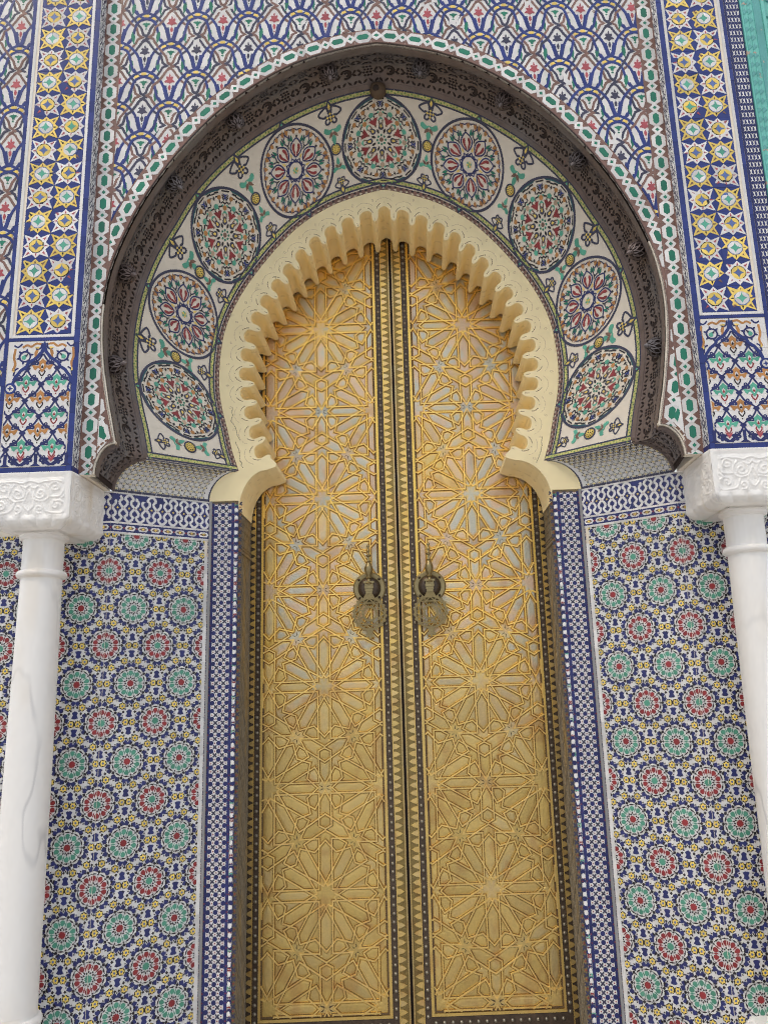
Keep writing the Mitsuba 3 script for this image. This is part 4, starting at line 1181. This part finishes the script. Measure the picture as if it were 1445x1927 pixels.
def side_wall(s):
    nm = 'left' if s < 0 else 'right'
    k = thing('tiled_side_wall', nm + ' lower wall of red and green rosette mosaic under a blue frieze, behind the ' + nm + ' column', 'wall', 'mosaic walls on both sides of the door')
    f = wall_map(s)
    pts = [(XE, YY), (XF, YY + DY), (XF + 1.1, YY + DY), (XF + 1.1, YY + DY + .12), (XE, YY + .12)]
    V, F, fl, _ = prep(Polygon([(s * a, b) for a, b in pts]))
    put(k, 'backing', (np.stack([V[:, 0], V[:, 1], np.where(fl > 0, ZC + .0, ZBOT)], 1), F), 'stucco')
    # frieze in two stretches, each its own length
    fr = Lay(); frieze(fr, SL); f2 = Lay(); frieze(f2, .58)
    for q in f2.P: q[0] = q[0] + [SL, 0]
    fr.P += f2.P
    fr.clip(unary_union([box(.0, 2.9, SL - .0005, ZC), box(SL + .0005, 2.9, SL + .58, ZC)])) if False else None
    fr.emit(k, f, name='frieze_tile', rest='small_frieze_tiles', size=.040, most=60)
    lay = Lay()
    A, B = .306, .2212
    for j in range(-13, 8):
        z = 1.880 + j * B
        for i in range(-2, 7):
            u = .308 + i * A - (A / 2 if j % 2 else 0)
            if not (-.2 < u < UE + .2): continue
            g = RNG.random()
            lay.motif(ROS_R if j % 2 == 0 else (ROS_G2 if g < .06 else ROS_G), (u, z))
            lay.motif(BETW, (u + A / 2, z))
    # white ground in pieces a hand across
    for i in range(int(UE / .077) + 1):
        for j in range(int((ZP - ZBOT) / .0745) + 1):
            lay.add(box(i * .077 + .0003, ZBOT + j * .0745 + .0003, i * .077 + .0767, ZBOT + j * .0745 + .0742), 'white', .0020, tone=RNG.uniform(.42, .58))
    z9 = ZP - .006
    lay.clip(unary_union([box(.030, ZBOT, SL - .0012, z9), box(SL + .0012, ZBOT, UE, z9)]))
    for j in range(30): lay.add(box(.006, ZBOT + j * .1117, .029, ZBOT + j * .1117 + .111), 'white', .0046)
    lay.P = [q for q in lay.P if q[0][:, 1].max() < ZP + .003]
    lay.emit(k, f, size=.024, most=300)
    # hollow cornice of small black and yellow stars under the medallion band
    def S_cove(u, v):
        a = v * PI / 2
        q1 = np.full_like(a, 1.)
        xe, xd, ze = XE, abs(float(arc(rY, s * TY)[0])), ZT
        xf_, xc = XF, abs(float(arc(rT, s * TT)[0]))
        x0, y0 = xe + (xd - xe) * (1 - np.cos(a)), np.full_like(a, YY)
        x1, y1 = xf_ + (xc - xf_) * (1 - np.cos(a)), np.full_like(a, YT)
        z = ZC + (ZT - ZC) * np.sin(a)
        return np.stack([s * (x0 + (x1 - x0) * u), y0 + (y1 - y0) * u, z], 1)
    cm = sheet(S_cove, 0, 1, 20, 0, 1, 14)
    put(k, 'cornice', cm, 'glaze', smooth=True, uv=np.tile([(NAMES.index('white') + .5) / NP, .6], (len(cm[0]), 1)))
    c = Lay()
    LU, LV = .60, .345
    for i in range(7):
        a, b = i / 7 + .004, (i + 1) / 7 - .004
        for v0, v1 in ((.0, .045), (.958, .998)): c.add([(a, v0), (b, v0), (b, v1), (a, v1)], 'slate', .0045)
    for j in range(8):
        b0 = .05 + j * .1135
        c.add([(.002, b0), (.024, b0), (.024, b0 + .108), (.002, b0 + .108)], 'slate', .0045)
    g = .0375
    for i in range(int(LU / g) + 1):
        for j in range(int(LV / g) + 1):
            u, v = (i + .5) * g, (j + .62) * g
            for (du, dv, b) in ((0, 0, 0), (g / 2, g / 2, 1)):
                x, y = u + du, v + dv
                if not (.028 < x < LU - .008 and .022 < y < LV - .022): continue
                P = []
                if b == 0:
                    c.add(np.array(ngon(4, .0062)) / [LU, LV] + [x / LU, y / LV], 'yellow', .0042)
                for e in range(4):
                    an = e * PI / 2
                    w = xf([(-.0030, -.0066), (.0010, -.0066), (.0046, 0), (.0010, .0066), (-.0030, .0066), (.0004, 0)], np.array(pol(.0128, an)) + [x, y], an if b == 0 else an + PI)
                    if b == 0: c.add(w / [LU, LV], 'black', .004)
    c.emit(k, surfmap(S_cove), name='cornice_tile', rest='small_cornice_tiles', most=0, tilt=0)
    return k
side_wall(-1); side_wall(1)

# ------------------------------------------------------------------ jambs
def jamb_unit():
    m = Lay()
    return m
def jamb(s):
    nm = 'left' if s < 0 else 'right'
    k = thing('tiled_jamb', nm + ' jamb strip of navy octagons and crosses on white, between the mosaic wall and the door', 'jamb', 'mosaic jambs of the door')
    x0, x1 = sorted((s * XE - s * .001, s * XJ))
    put(k, 'core', boxm(x0, x1, YY + .001, -.022, ZBOT, ZC - .002), 'carved')
    lay = Lay()
    W = XE - XJ
    lay.add(box(.0, ZBOT, .001, ZC), 'grey', .002) if False else None
    # u from the wall side to the door side
    for j in range(14):
        z = ZBOT + j * .2575
        lay.add(box(.002, z, .018, z + .2565), 'grey', .012, tone=RNG.uniform(.2, .7))
    bl = Lay(); blue_line(bl, .020, .033, ZBOT, ZC - .012, 'navy', .075); blue_line(bl, .1455, .1625, ZBOT, ZC - .012, 'ultra', .075)
    lay.P += bl.P
    p, pz = .0446, .0478
    n = int((ZC - ZBOT) / pz)
    for j in range(n):
        z = ZBOT + j * pz
        lay.add(box(.0335, z + .0003, .145, z + pz - .0003), 'white', .0026, tone=RNG.uniform(.45, .6))
        for i in range(-1, 4):
            u = .0445 + i * p
            lay.add(np.array(ngon(8, .0145, PI / 8)) + [u, z + pz / 2], 'navy', .0042)
            uc, zc = u + p / 2, z + pz
            lay.add(unary_union([band([(uc - .011, zc - .011), (uc + .011, zc + .011)], .0085), band([(uc - .011, zc + .011), (uc + .011, zc - .011)], .0085)]), 'slate', .0042)
            for a, b in ((u + p / 2, z + pz / 2), (u, z + pz)):
                lay.add(np.array(ngon(4, .0046)) + [a, b], 'red', .0044)
                for e in range(4):
                    pass
    reg = box(.034, ZBOT, .1448, ZC - .012)
    keep = [q for q in lay.P if q[3] in (NAMES.index('grey'),) or q[0][:, 0].max() < .0336 or q[0][:, 0].min() > .1452]
    rest = Lay(); rest.P = [q for q in lay.P if not any(q is r for r in keep)]
    rest.clip(reg)
    lay.P = keep + rest.P
    n = int((ZC - ZBOT) / .0255)
    for j in range(n):
        z = ZBOT + j * .0510 + .0255
        if z > ZC - .02: break
        lay.add(box(.1635, z - .025, W - .001, z + .0255), 'white' , .0016, tone=.6)
        lay.add(np.array([(0, -.0135), (.0085, -.008), (.0085, .008), (0, .0135), (-.0085, .008), (-.0085, -.008)]) + [.1755, z], 'white', .0050, tone=.75)
        cl = ('navy', 'turq', 'navy', 'red')[j % 4]
        zz = z + .0255
        for e in (-1, 1): lay.add([(.1655, zz + e * .001), (.1755, zz + e * .0045), (.1855, zz + e * .001), (.1855, zz + e * .011), (.1755, zz + e * .0075), (.1655, zz + e * .011)], cl, .0040)
    f = lambda u, v, h: np.stack([s * (XE - u), YY - h, v], 1)
    lay.emit(k, f, size=.030, most=120)
    # carved plaster of the reveal
    rv = Lay()
    D = -.030 - YY
    zt = 2.92
    rv.add(box(.002, zt, D, zt + .018), 0, .010); rv.add(box(.002, zt + .03, D, zt + .038), 0, .006)
    rr = random.Random(5)
    def cross(P, w, h): 
        g = band(P, w).intersection(box(.004, ZBOT, D - .004, zt - .004))
        rv.add(g, 0, h * .45)
    z = ZBOT - .2
    i = 0
    while z < zt:
        cross([(0, z), (D, z + D * 1.15)], .010, .009 + .0006 * (i % 3)); cross([(D, z), (0, z + D * 1.15)], .010, .0105 + .0006 * (i % 3))
        cross([(0, z + .06), (D, z + .06 + D * 2.2)], .007, .0065); cross([(D, z + .09), (0, z + .09 + D * 2.2)], .007, .0075)
        for m in range(9):
            g = Polygon(xf(drop(.045, .020), (rr.uniform(.03, D - .03), z + rr.uniform(0, .22)), rr.uniform(0, 6.28))).intersection(box(.004, ZBOT, D - .004, zt - .004))
            rv.add(g, 0, rr.uniform(.0012, .003))
        z += .225; i += 1
    for j in range(5):
        zz = zt + .05 + j * .052
        for m in range(6):
            u = .02 + m * D / 6.3
            rv.add(box(u, zz, u + .046, zz + .010).intersection(box(0, 0, D, ZC - .07)), 0, .007); rv.add(box(u, zz + .012, u + .010, zz + .050).intersection(box(0, 0, D, ZC - .07)), 0, .005)
    X = s * XJ
    rv.emit(k, lambda u, v, h: np.stack([X - s * h, YY + u, v], 1), 'carved', name='carved_relief', rest='carved_reliefs', most=0, tilt=0)
jamb(-1); jamb(1)

# ------------------------------------------------------------------ marble columns
def column(s):
    nm = 'left' if s < 0 else 'right'
    k = thing('marble_column', 'white marble column at the ' + nm + ' edge with carved block capital and ringed neck', 'column', 'marble columns in front of the mosaic walls')
    cx, cy = s * 2.007, -1.02
    z0 = .44 if s < 0 else .455
    def lv(prof, n=56):
        v, f = lathe(prof, n, (cx, cy)); return v, f
    sh = [(.1225, z0 + .045), (.121, 1.0), (.1185, 1.6), (.1140, 2.2), (.1090, 2.694)]
    sh = [(float(np.interp(z, [b for _, b in sh], [a for a, _ in sh])), z) for z in np.linspace(z0 + .045, 2.694, 30)]
    def mput(name, m, sm, st=0.):
        v = np.asarray(m[0])
        scene_k = key(k, name)
        scene[scene_k] = mikit.ply(m, 'marble', smooth=sm, uv=np.tile([st, 0.], (len(v), 1)) if sm is True or sm is False else None)
    mput('shaft', lv(sh), True, .15)
    mput('collar', lv([(.108, 2.688)] + [(.112 + .0225 * math.cos(a), 2.712 + .0215 * math.sin(a)) for a in np.linspace(-PI / 2, PI / 2, 11)] + [(.105, 2.734)]), True, .5)
    # reeded neck
    n, zs = 84, np.linspace(2.730, 2.912, 5)
    a = np.arange(n) * 2 * PI / n
    r = .1085 + .0018 * np.abs(np.sin(a * 12)) - .001
    X = np.stack([cx + r[None] * np.cos(a)[None] + 0 * zs[:, None], cy + r[None] * np.sin(a)[None] + 0 * zs[:, None], np.repeat(zs[:, None], n, 1)], -1)
    X = np.concatenate([X, X[:, :1]], 1)
    mput('neck', gridmesh(X), True, .4)
    mput('neck_ring', lv([(.104, 2.906)] + [(.110 + .022 * math.cos(t), 2.926 + .020 * math.sin(t)) for t in np.linspace(-PI / 2, PI / 2, 9)] + [(.10, 2.950)]), True, .9)
    # base: two rolls and a plinth
    mput('base', lv([(.30, z0 - .20), (.16, z0 - .199)] + [(.135 + .028 * math.cos(t), z0 - .165 + .030 * math.sin(t)) for t in np.linspace(-PI / 2, PI / 2, 9)] + [(.128, z0 - .11), (.126, z0 - .05)] + [(.122 + .026 * math.cos(t), z0 + .0 + .026 * math.sin(t)) for t in np.linspace(-PI / 2, PI / 2, 9)] + [(.121, z0 + .05)]), True, .9)
    mput('plinth', boxm(cx - .215, cx + .215, cy - .215, cy + .215, ZBOT, z0 - .195), False, .6)
    # capital: a block with rounded underside, both visible faces carved
    hw, x_in = .216, XA - .006
    x0, x1, y0, y1, zb, zt = x_in, x_in + .446, YA - .012, YT - .004 + .0, 2.945, ZC - .002
    nu, nv = 150, 110
    def block(n):
        pass
    R = .13
    def relief(a, b, w, h):
        """Height of the carving at (a, b) on a face w by h."""
        x, y = (a / w - .5) * 2, b / h
        mx = np.abs(x)
        t = np.zeros_like(a)
        def line(d, wd, g): return g * np.exp(-(d / wd) ** 2)
        fr = (mx < .86) & (y > .12) & (y < .90)
        t += .004 * np.clip((np.maximum(mx - .86, 0) * 12 + np.maximum(y - .90, 0) * 14), 0, 1)
        C = []
        def spiral(cx_, cy_, r0, a0, turns, sg):
            q = np.linspace(0, 1, 60)
            r = r0 * (1 - .88 * q); an = a0 + sg * turns * 2 * PI * q
            C.append(np.stack([cx_ + r * np.cos(an), cy_ + r * np.sin(an)], 1))
        k1 = w / .446
        spiral(.062 * k1, .185, .040, 2.2, 1.35, 1); spiral(.140 * k1, .215, .036, 3.6, 1.3, -1); spiral(.150 * k1, .115, .030, .4, 1.2, 1); spiral(.060 * k1, .095, .026, -1.2, 1.2, -1)
        for P in ([(0, .085), (.030, .120), (.020, .160), (0, .205)], [(.02, .150), (.075, .140), (.110, .165), (.105, .205), (.085, .235)], [(.11, .165), (.165, .165), (.185, .195)], [(.0, .255), (.05, .245), (.10, .255), (.17, .25)],
                  [(.19, .075), (.15, .070), (.10, .085), (.075, .13)], [(.0, .23), (.02, .215), (.045, .225)], [(.185, .13), (.17, .145), (.19, .165)]):
            C.append(smooth(np.array(P) * [k1, 1], 14))
        from scipy.spatial import cKDTree
        kd = cKDTree(np.vstack(C))
        wob = .004 * (mikit.meshkit.fbm(np.stack([a * 40, b * 40, 0 * a + 2], -1), 2) - .5) * 2
        d = kd.query(np.stack([(mx * w / 2 + wob).ravel(), (b + wob).ravel()], 1))[0].reshape(a.shape)
        t += (.0075 * np.exp(-(d / .0065) ** 2) + .0028 * np.exp(-((d - .013) / .005) ** 2)) * fr
        # leaf tongues round the foot
        leafs = np.abs(np.sin((a / w) * PI * 5.0))
        t += np.where(y < .22, .014 * leafs ** .8 * np.clip((.22 - y) / .10, 0, 1), 0)
        return t
    mesh = []
    for face in ('front', 'inner', 'outer'):
        w = (x1 - x0) if face == 'front' else (y1 - y0)
        a = np.linspace(0, 1, nu); b = np.linspace(-.34, 1, nv)
        Aa, Bb = np.meshgrid(a * w, b, indexing='ij')
        h = zt - zb
        # b < 0: the curved underside
        ang = np.clip(-Bb / .34, 0, 1) * PI / 2
        Rr = .062
        zz = np.where(Bb >= 0, zb + Rr * 0 + Bb * h, zb)
        up = np.clip(Bb, 0, 1)
        zz = zb + up * h
        inset = np.zeros_like(Bb)
        low = up * h < Rr
        inset = np.where(low, Rr - np.sqrt(np.maximum(Rr ** 2 - (Rr - up * h) ** 2, 0)), 0)
        under = np.clip(-Bb / .34, 0, 1) * (.34 if face == 'front' else .22)
        inset = np.where(Bb < 0, Rr + under * .5, inset)
        rel = np.where(Bb >= 0, relief(Aa, np.clip(Bb, 0, 1) * h, w, h), 0) * np.clip(np.minimum(Aa, w - Aa) / .012, 0, 1)
        off = inset - rel
        if face == 'front':
            sq = Aa / w
            X = x0 + inset + (x1 - x0 - 2 * inset) * sq
            P = np.stack([s * X, y0 + off, zz], -1)
        else:
            Y = y0 + inset + (y1 - y0 - inset) * (Aa / w)
            wob = .006 * (mikit.meshkit.fbm(np.stack([Aa * 14, zz * 14, 0 * zz + 3], -1), 3) - .5) * 2
            xx = (x0 + off * (1 if True else 1) + wob * (Bb > 0)) if face == 'inner' else (x1 - off)
            P = np.stack([s * xx, Y, zz], -1)
        mesh.append(gridmesh(P))
    mesh.append(boxm(*sorted((s * (x0 + .10), s * (x1 - .10))), y0 + .10, y1, zb - .012, zb + .02))
    mesh.append(boxm(*sorted((s * (x0 + .002), s * (x1 - .002))), y0 + .002, y1, zt - .02, zt))
    m = joined(*mesh)
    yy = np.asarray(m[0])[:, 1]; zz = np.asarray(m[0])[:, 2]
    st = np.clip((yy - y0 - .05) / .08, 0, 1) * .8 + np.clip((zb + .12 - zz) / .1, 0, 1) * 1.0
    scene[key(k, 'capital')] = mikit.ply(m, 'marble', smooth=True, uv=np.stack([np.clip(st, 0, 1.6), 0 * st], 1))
column(-1); column(1)

# ================================================================== the brass door
HX, HZ = .372, .652                                               # half repeat of the star lattice
XS, ZS = .529, 4.659
def unit_lines():
    """Strap lines of one quarter repeat: (0,0) the twelve-pointed star, (HX, -HZ) the next one."""
    def c(P):
        P = np.asarray(P, float)
        xl, xr = 83 + .0132 * (P[:, 1] - 80), 1040 + .027 * (P[:, 1] - 120)
        x, z = (P[:, 0] - xl) / (xr - xl) * HX, -(P[:, 1] - 80) * HZ / 1710
        x = np.where(np.abs(x) < .009, 0, np.where(np.abs(x - HX) < .009, HX, x))
        return np.stack([x, z], 1)
    Ls = [[(225, 112), (620, 785), (1054, 505)], [(225, 48), (880, 425), (1046, 122)],
          [(1052, 745), (950, 690), (945, 170), (195, 172), (200, 972), (526, 962), (370, 1268), (1052, 1652)],
          [(57, 228), (452, 890), (97, 1105)], [(920, 80), (745, 240), (805, 495), (580, 572), (520, 820), (270, 755), (95, 945)],
          [(95, 80 + 160), (125, 222)] and [(125, 226), (57, 340)], [(225, 112), (310, 62)]]
    out = [c(P) for P in Ls[:5]]
    full = []
    for P in out:
        full.append(P); full.append(np.array([HX, -HZ]) - P)
    return full
UL = unit_lines()
def bar(pts, w, h, base=.0):
    """A strap with a flat, chamfered top along a polyline in (x, z)."""
    P = np.asarray(pts, float)
    d = np.diff(P, axis=0); d /= np.linalg.norm(d, axis=1, keepdims=True) + 1e-12
    n = np.stack([-d[:, 1], d[:, 0]], 1)
    m = np.vstack([n[:1], (n[:-1] + n[1:]) / np.maximum(1 + (n[:-1] * n[1:]).sum(1, keepdims=True), .28), n[-1:]])
    prof = [(-.5, 0), (-.48, .80), (-.36, 1), (.36, 1), (.48, .80), (.5, 0)]
    X = np.stack([np.concatenate([P + m * w * a, np.full((len(P), 1), base + h * b)], 1) for a, b in prof], 1)
    v, f = gridmesh(X)
    k = len(prof)
    e = len(P) - 1
    f2 = np.array([[0, 1, 2, 3], [0, 3, 4, 5], [e * k, e * k + 2, e * k + 1, e * k + 1], [e * k, e * k + 3, e * k + 2, e * k + 2], [e * k, e * k + 5, e * k + 4, e * k + 3]])
    return v, np.vstack([f, f2])
PX0, PX1, PZ0, PZ1 = .142, .940, .052, 5.62
def door_leaf(s):
    nm = 'left' if s < 0 else 'right'
    k = thing('brass_door', nm + ' brass door leaf covered in raised star strapwork, with studded borders and a hanging knocker', 'door', 'pair of brass door leaves')
    Y = lambda v, f, y=0.: (np.stack([s * v[:, 0], YD + y - v[:, 2], v[:, 1]], 1), f)
    xa, xb = sorted((s * .006, s * 1.10))
    put(k, 'core', boxm(xa, xb, YD + .004, YD + .07, -.05, 5.7), 'darkmetal')
    xa, xb = sorted((s * (PX0 - .004), s * (PX1 + .004)))
    put(k, 'ground_plate', boxm(xa, xb, YD - .001, YD + .003, PZ0 - .004, PZ1), 'oxide')
    rect = box(PX0, PZ0, PX1, PZ1)
    arch_in = Polygon([arc(lambda t: rY(t) - .10, a) for a in np.linspace(-2.0, 2.0, 60)] + [(1.2, 3.4), (1.2, -.2), (-1.2, -.2), (-1.2, 3.4)]).buffer(0)
    vis = affinity.scale(arch_in, s, 1, origin=(0, 0)) if s < 0 else arch_in
    rect = rect.intersection(vis.buffer(.12))
    lines = []
    for r in range(-1, 6):
        cz = ZS - r * 2 * HZ
        for cxx in (XS, XS - 2 * HX, XS + 2 * HX):
            for P in UL:
                for mx in (1, -1):
                    for mz in (1, -1):
                        g = LineString(np.round(P * [mx, mz] + [cxx, cz], 4)).intersection(rect)
                        for q in getattr(g, 'geoms', [g]):
                            if isinstance(q, LineString) and q.length > .012: lines.append(np.array(q.coords))
    # join halves that meet end to end across a mirror line
    from shapely.ops import linemerge
    mg = linemerge([LineString(np.round(l, 4)) for l in lines])
    lines = [np.array(g.coords) for g in getattr(mg, 'geoms', [mg])]
    cells = polygonize(unary_union([LineString(l) for l in lines] + [LineString(rect.exterior.coords)]))
    # fields between the straps: each a beaten plate of its own
    fields = []
    for c in cells:
        g = c.buffer(-.0068, join_style='mitre').simplify(.0015)
        for h in getattr(g, 'geoms', [g]):
            if isinstance(h, Polygon) and h.area > 1.2e-4 and h.centroid.within(vis.buffer(.05)): fields.append(h)
    fields.sort(key=lambda g: -g.area)
    rest_v, rest_u = [], []
    for i, g in enumerate(fields):
        g2 = g.buffer(-.0035, join_style='mitre').simplify(.001)
        c = g.centroid
        R0 = np.array(g.exterior.coords)[:-1]
        if not g.exterior.is_ccw: R0 = R0[::-1]
        dd = np.roll(R0, -1, 0) - R0
        dd /= np.linalg.norm(dd, axis=1, keepdims=True) + 1e-12
        n1 = np.stack([-dd[:, 1], dd[:, 0]], 1); n0 = np.roll(n1, 1, 0)
        mv = (n0 + n1) / np.maximum(1 + (n0 * n1).sum(1, keepdims=True), .45)
        mr = np.array(g.minimum_rotated_rectangle.exterior.coords)
        wd = min(np.linalg.norm(mr[1] - mr[0]), np.linalg.norm(mr[2] - mr[1]))
        b1, b2 = min(.005, .10 * wd), .27 * wd
        R1, R2 = R0 + mv * b1, R0 + mv * b2
        if Polygon(R2).is_valid is False or Polygon(R2).area < .02 * g.area: R2 = R0 + mv * (.15 * wd)
        F = mapbox_earcut.triangulate_float64(np.ascontiguousarray(R2), np.array([len(R2)], np.uint32)).reshape(-1, 3).astype(int)
        n = len(R0); a_ = np.arange(n); b_ = (a_ + 1) % n
        V = np.vstack([R2, R1, R0])
        F = np.vstack([F] + [np.vstack([np.stack([a_ + o, a_ + o + n, b_ + o], 1), np.stack([b_ + o, a_ + o + n, b_ + o + n], 1)]) for o in (0, n)])
        lv = np.r_[np.full(n, 1.), np.full(n, .72), np.zeros(n)]
        h = (.0045 + RNG.uniform(-.0006, .0008)) * lv
        tl = RNG.normal(0, .012, 2)
        h = h + (lv > 0) * np.clip((V - [c.x, c.y]) @ tl, -.0012, .0012)
        m = Y(np.concatenate([V, h[:, None]], 1), F)
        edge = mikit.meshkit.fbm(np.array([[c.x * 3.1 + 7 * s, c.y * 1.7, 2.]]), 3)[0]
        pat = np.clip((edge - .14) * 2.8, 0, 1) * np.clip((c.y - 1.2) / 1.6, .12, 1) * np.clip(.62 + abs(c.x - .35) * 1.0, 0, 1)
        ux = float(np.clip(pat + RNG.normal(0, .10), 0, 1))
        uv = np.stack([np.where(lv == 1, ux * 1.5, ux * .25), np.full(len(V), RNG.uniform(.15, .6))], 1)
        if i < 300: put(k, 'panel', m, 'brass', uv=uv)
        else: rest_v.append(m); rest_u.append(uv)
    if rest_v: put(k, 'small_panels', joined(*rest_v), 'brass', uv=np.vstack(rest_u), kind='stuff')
    for i, l in enumerate(lines):
        v, f = bar(l, .0108, .0095 + .0022 * RNG.random())
        m = Y(v, f)
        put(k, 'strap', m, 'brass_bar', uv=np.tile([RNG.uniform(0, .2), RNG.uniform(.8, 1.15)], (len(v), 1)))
    # gold frame round the panel, stud strips and flame-edged strips on both sides
    def strip(x0, x1, z0, z1, h, bs, name, uv=(.0, .6), n=1):
        xa, xb = sorted((s * x0, s * x1))
        m = boxm(xa, xb, YD - h, YD + .003, z0, z1)
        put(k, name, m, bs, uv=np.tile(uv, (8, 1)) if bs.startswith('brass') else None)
    ztop = 5.62
    for x0, x1 in ((.120, .1385), (.942, .957)): strip(x0, x1, .030, ztop, .012, 'brass_bar', 'frame_bar')
    strip(.1385, .942, .030, .0465, .0115, 'brass_bar', 'frame_bar')
    strip(.079, .1195, -.04, ztop, .006, 'darkmetal', 'stud_strip'); strip(.9575, .996, -.04, ztop, .006, 'darkmetal', 'stud_strip'); strip(.1195, .9575, -.04, .0295, .0065, 'darkmetal', 'stud_strip')
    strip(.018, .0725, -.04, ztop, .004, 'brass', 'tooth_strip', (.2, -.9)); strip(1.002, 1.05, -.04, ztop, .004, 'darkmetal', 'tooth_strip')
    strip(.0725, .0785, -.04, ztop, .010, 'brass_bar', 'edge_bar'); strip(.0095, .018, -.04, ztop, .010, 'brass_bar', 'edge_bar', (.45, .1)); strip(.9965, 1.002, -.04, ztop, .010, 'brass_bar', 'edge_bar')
    stud = lathe([(.0125, 0), (.0115, .004), (.008, .0085), (.004, .0105), (.0008, .011)], 10)
    def studs(x, z):
        v = stud[0]
        put(k, 'stud', Y(np.stack([x + v[:, 0], z + v[:, 1], .006 + v[:, 2]], 1), stud[1]), 'iron', smooth=40)
    n = int((ztop - .0) / .0495)
    for j in range(n):
        z = .03 + j * .0495
        if not Point(s * .1, z).within(arch_in): continue
        studs(.0985 + RNG.normal(0, .0008), z); 
        if Point(s * .98, z).within(arch_in): studs(.977 + RNG.normal(0, .0008), z)
    for j in range(16): studs(.145 + j * .0525, -.006)
    # flame-shaped teeth
    tooth = [(0, -.0165), (.006, -.0185), (.010, -.0150), (.016, -.0170), (.019, -.0125), (.026, -.0135), (.028, -.0090), (.035, -.0085), (.036, -.0045), (.046, 0)]
    tooth = np.vstack([tooth, [(a, -b) for a, b in tooth[-2::-1]]])
    tl = Lay()
    for j in range(n):
        z = .01 + j * .0495
        if Point(s * .1, z).within(arch_in):
            tl.add(np.array([.0722, z]) + tooth * [-1, 1], .1 + .35 * RNG.random(), .0085, 0, tone=RNG.uniform(.5, .8))
        if Point(s * .98, z).within(arch_in):
            tl.add(np.array([1.0022, z]) + tooth * [.8, 1], .1 + .2 * RNG.random(), .0085, 0, tone=RNG.uniform(.3, .6))
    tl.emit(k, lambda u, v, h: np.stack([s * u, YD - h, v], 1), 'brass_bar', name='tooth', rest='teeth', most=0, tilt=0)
    # the knocker
    kn = put(k, 'knocker', Y(*[np.asarray(a) for a in lathe([(.112, .0), (.112, .012), (.104, .018), (.082, .018), (.076, .014), (.072, .020), (.066, .040), (.045, .052), (.001, .055)], 40)]), 'oldbrass', smooth=35, label='hanging knocker with an openwork plate and turned finial')
    KX0, KZ0 = .208, 2.700
    def kp(m):                                                     # to its place; local (x, z, depth towards the street)
        v, f = m
        return Y(np.stack([np.asarray(v)[:, 0] + KX0, np.asarray(v)[:, 1] + KZ0, np.asarray(v)[:, 2] + .010], 1), f)
    L = lathe([(.112, .0), (.112, .012), (.104, .018), (.082, .018), (.076, .014)], 44)
    scene[kn] = mikit.ply(kp(L), 'oldbrass', smooth=35)
    put(kn, 'boss', kp(lathe([(.076, .012), (.074, .024), (.064, .040), (.045, .050), (.001, .053)], 36)), 'darkmetal', smooth=40)
    for a in (.7, 2.4, 3.9, 5.5):
        v, f = lathe([(.010, .016), (.009, .024), (.005, .029), (.0005, .030)], 10)
        put(kn, 'nail', kp((v + [.093 * math.cos(a), .093 * math.sin(a), 0], f)), 'darkmetal', smooth=40)
    # turned finial standing up from the hinge
    pf = [(.022, .052), (.026, .060), (.020, .066), (.012, .074), (.011, .088), (.020, .094), (.012, .102), (.013, .112), (.024, .128), (.0295, .150), (.027, .172), (.016, .194), (.012, .202), (.018, .208), (.011, .214), (.009, .240), (.017, .246), (.018, .254), (.009, .262), (.0085, .276), (.014, .282), (.008, .290), (.005, .304), (.011, .314), (.010, .322), (.0005, .330)]
    v, f = lathe([(a, b) for a, b in pf], 20)
    put(kn, 'finial', kp((np.stack([v[:, 0], v[:, 2] - .030, v[:, 1] + .066], 1), f)), 'oldbrass', smooth=50)
    hb = [boxm(-.036, .036, .028, .042, .050, .084), boxm(-.028, .028, .010, .0275, .050, .078), boxm(-.030, .030, -.008, .009, .050, .081), boxm(-.026, .026, -.026, -.009, .050, .077), boxm(-.022, .022, -.044, -.027, .050, .079)]
    put(kn, 'hinge', kp(joined(*hb)), 'oldbrass')
    # the hanging plate
    C0 = np.array([.0, -.178])
    out = unary_union([Point(*C0).buffer(.112, 24), Polygon([(-.024, -.045), (.024, -.045), (.046, -.085), (-.046, -.085)]), Polygon(xf([(-.05, -.08), (.05, -.08), (.018, -.118), (-.018, -.118)], C0)), Point(C0[0], C0[1] - .128).buffer(.020, 8), Point(-.020, C0[1] - .146).buffer(.011, 6), Point(.020, C0[1] - .146).buffer(.011, 6), Polygon(xf(drop(.04, .022), (0, C0[1] - .132), -PI / 2))]
                    + [Point(*(C0 + np.array(pol(.112, a)))).buffer(.009, 4) for a in np.linspace(-.75, PI + .75, 16)])
    ribs = [Point(*C0).buffer(.112, 24).difference(Point(*C0).buffer(.098, 24)), Polygon(xf(ngon(8, .056, PI / 8), C0)).difference(Polygon(xf(ngon(8, .040, PI / 8), C0)))]
    for a in range(8):
        A = a * PI / 4
        ribs.append(band([C0 + pol(.101, A), C0 + pol(.101, A + PI / 2)], .0075))
        ribs.append(band([C0 + pol(.050, A + PI / 8), C0 + pol(.098, A + PI / 8)], .0065))
    plate_ = unary_union(ribs + [out.difference(Point(*C0).buffer(.103, 24))]).buffer(0)
    plate_ = max(getattr(plate_, 'geoms', [plate_]), key=lambda g: g.area)
    V, F, fl, _ = prep(plate_)
    # it hangs from the hinge and leans back on the leaf
    d = .064 + (V[:, 1] + .05) * .16
    put(kn, 'plate', kp((np.stack([V[:, 0], V[:, 1], np.maximum(d, .022) + .009 * fl], 1), F)), 'oldbrass')
    return k
door_leaf(-1); door_leaf(1)
# dark head behind the top of the leaves, and the floor of the passage
put(thing('door_frame', 'dark frame around the brass door, mostly hidden by the jambs and the scalloped arch', 'door frame'), 'board', joined(boxm(-1.35, 1.35, .075, .12, ZBOT, 6.2)), 'darkmetal')
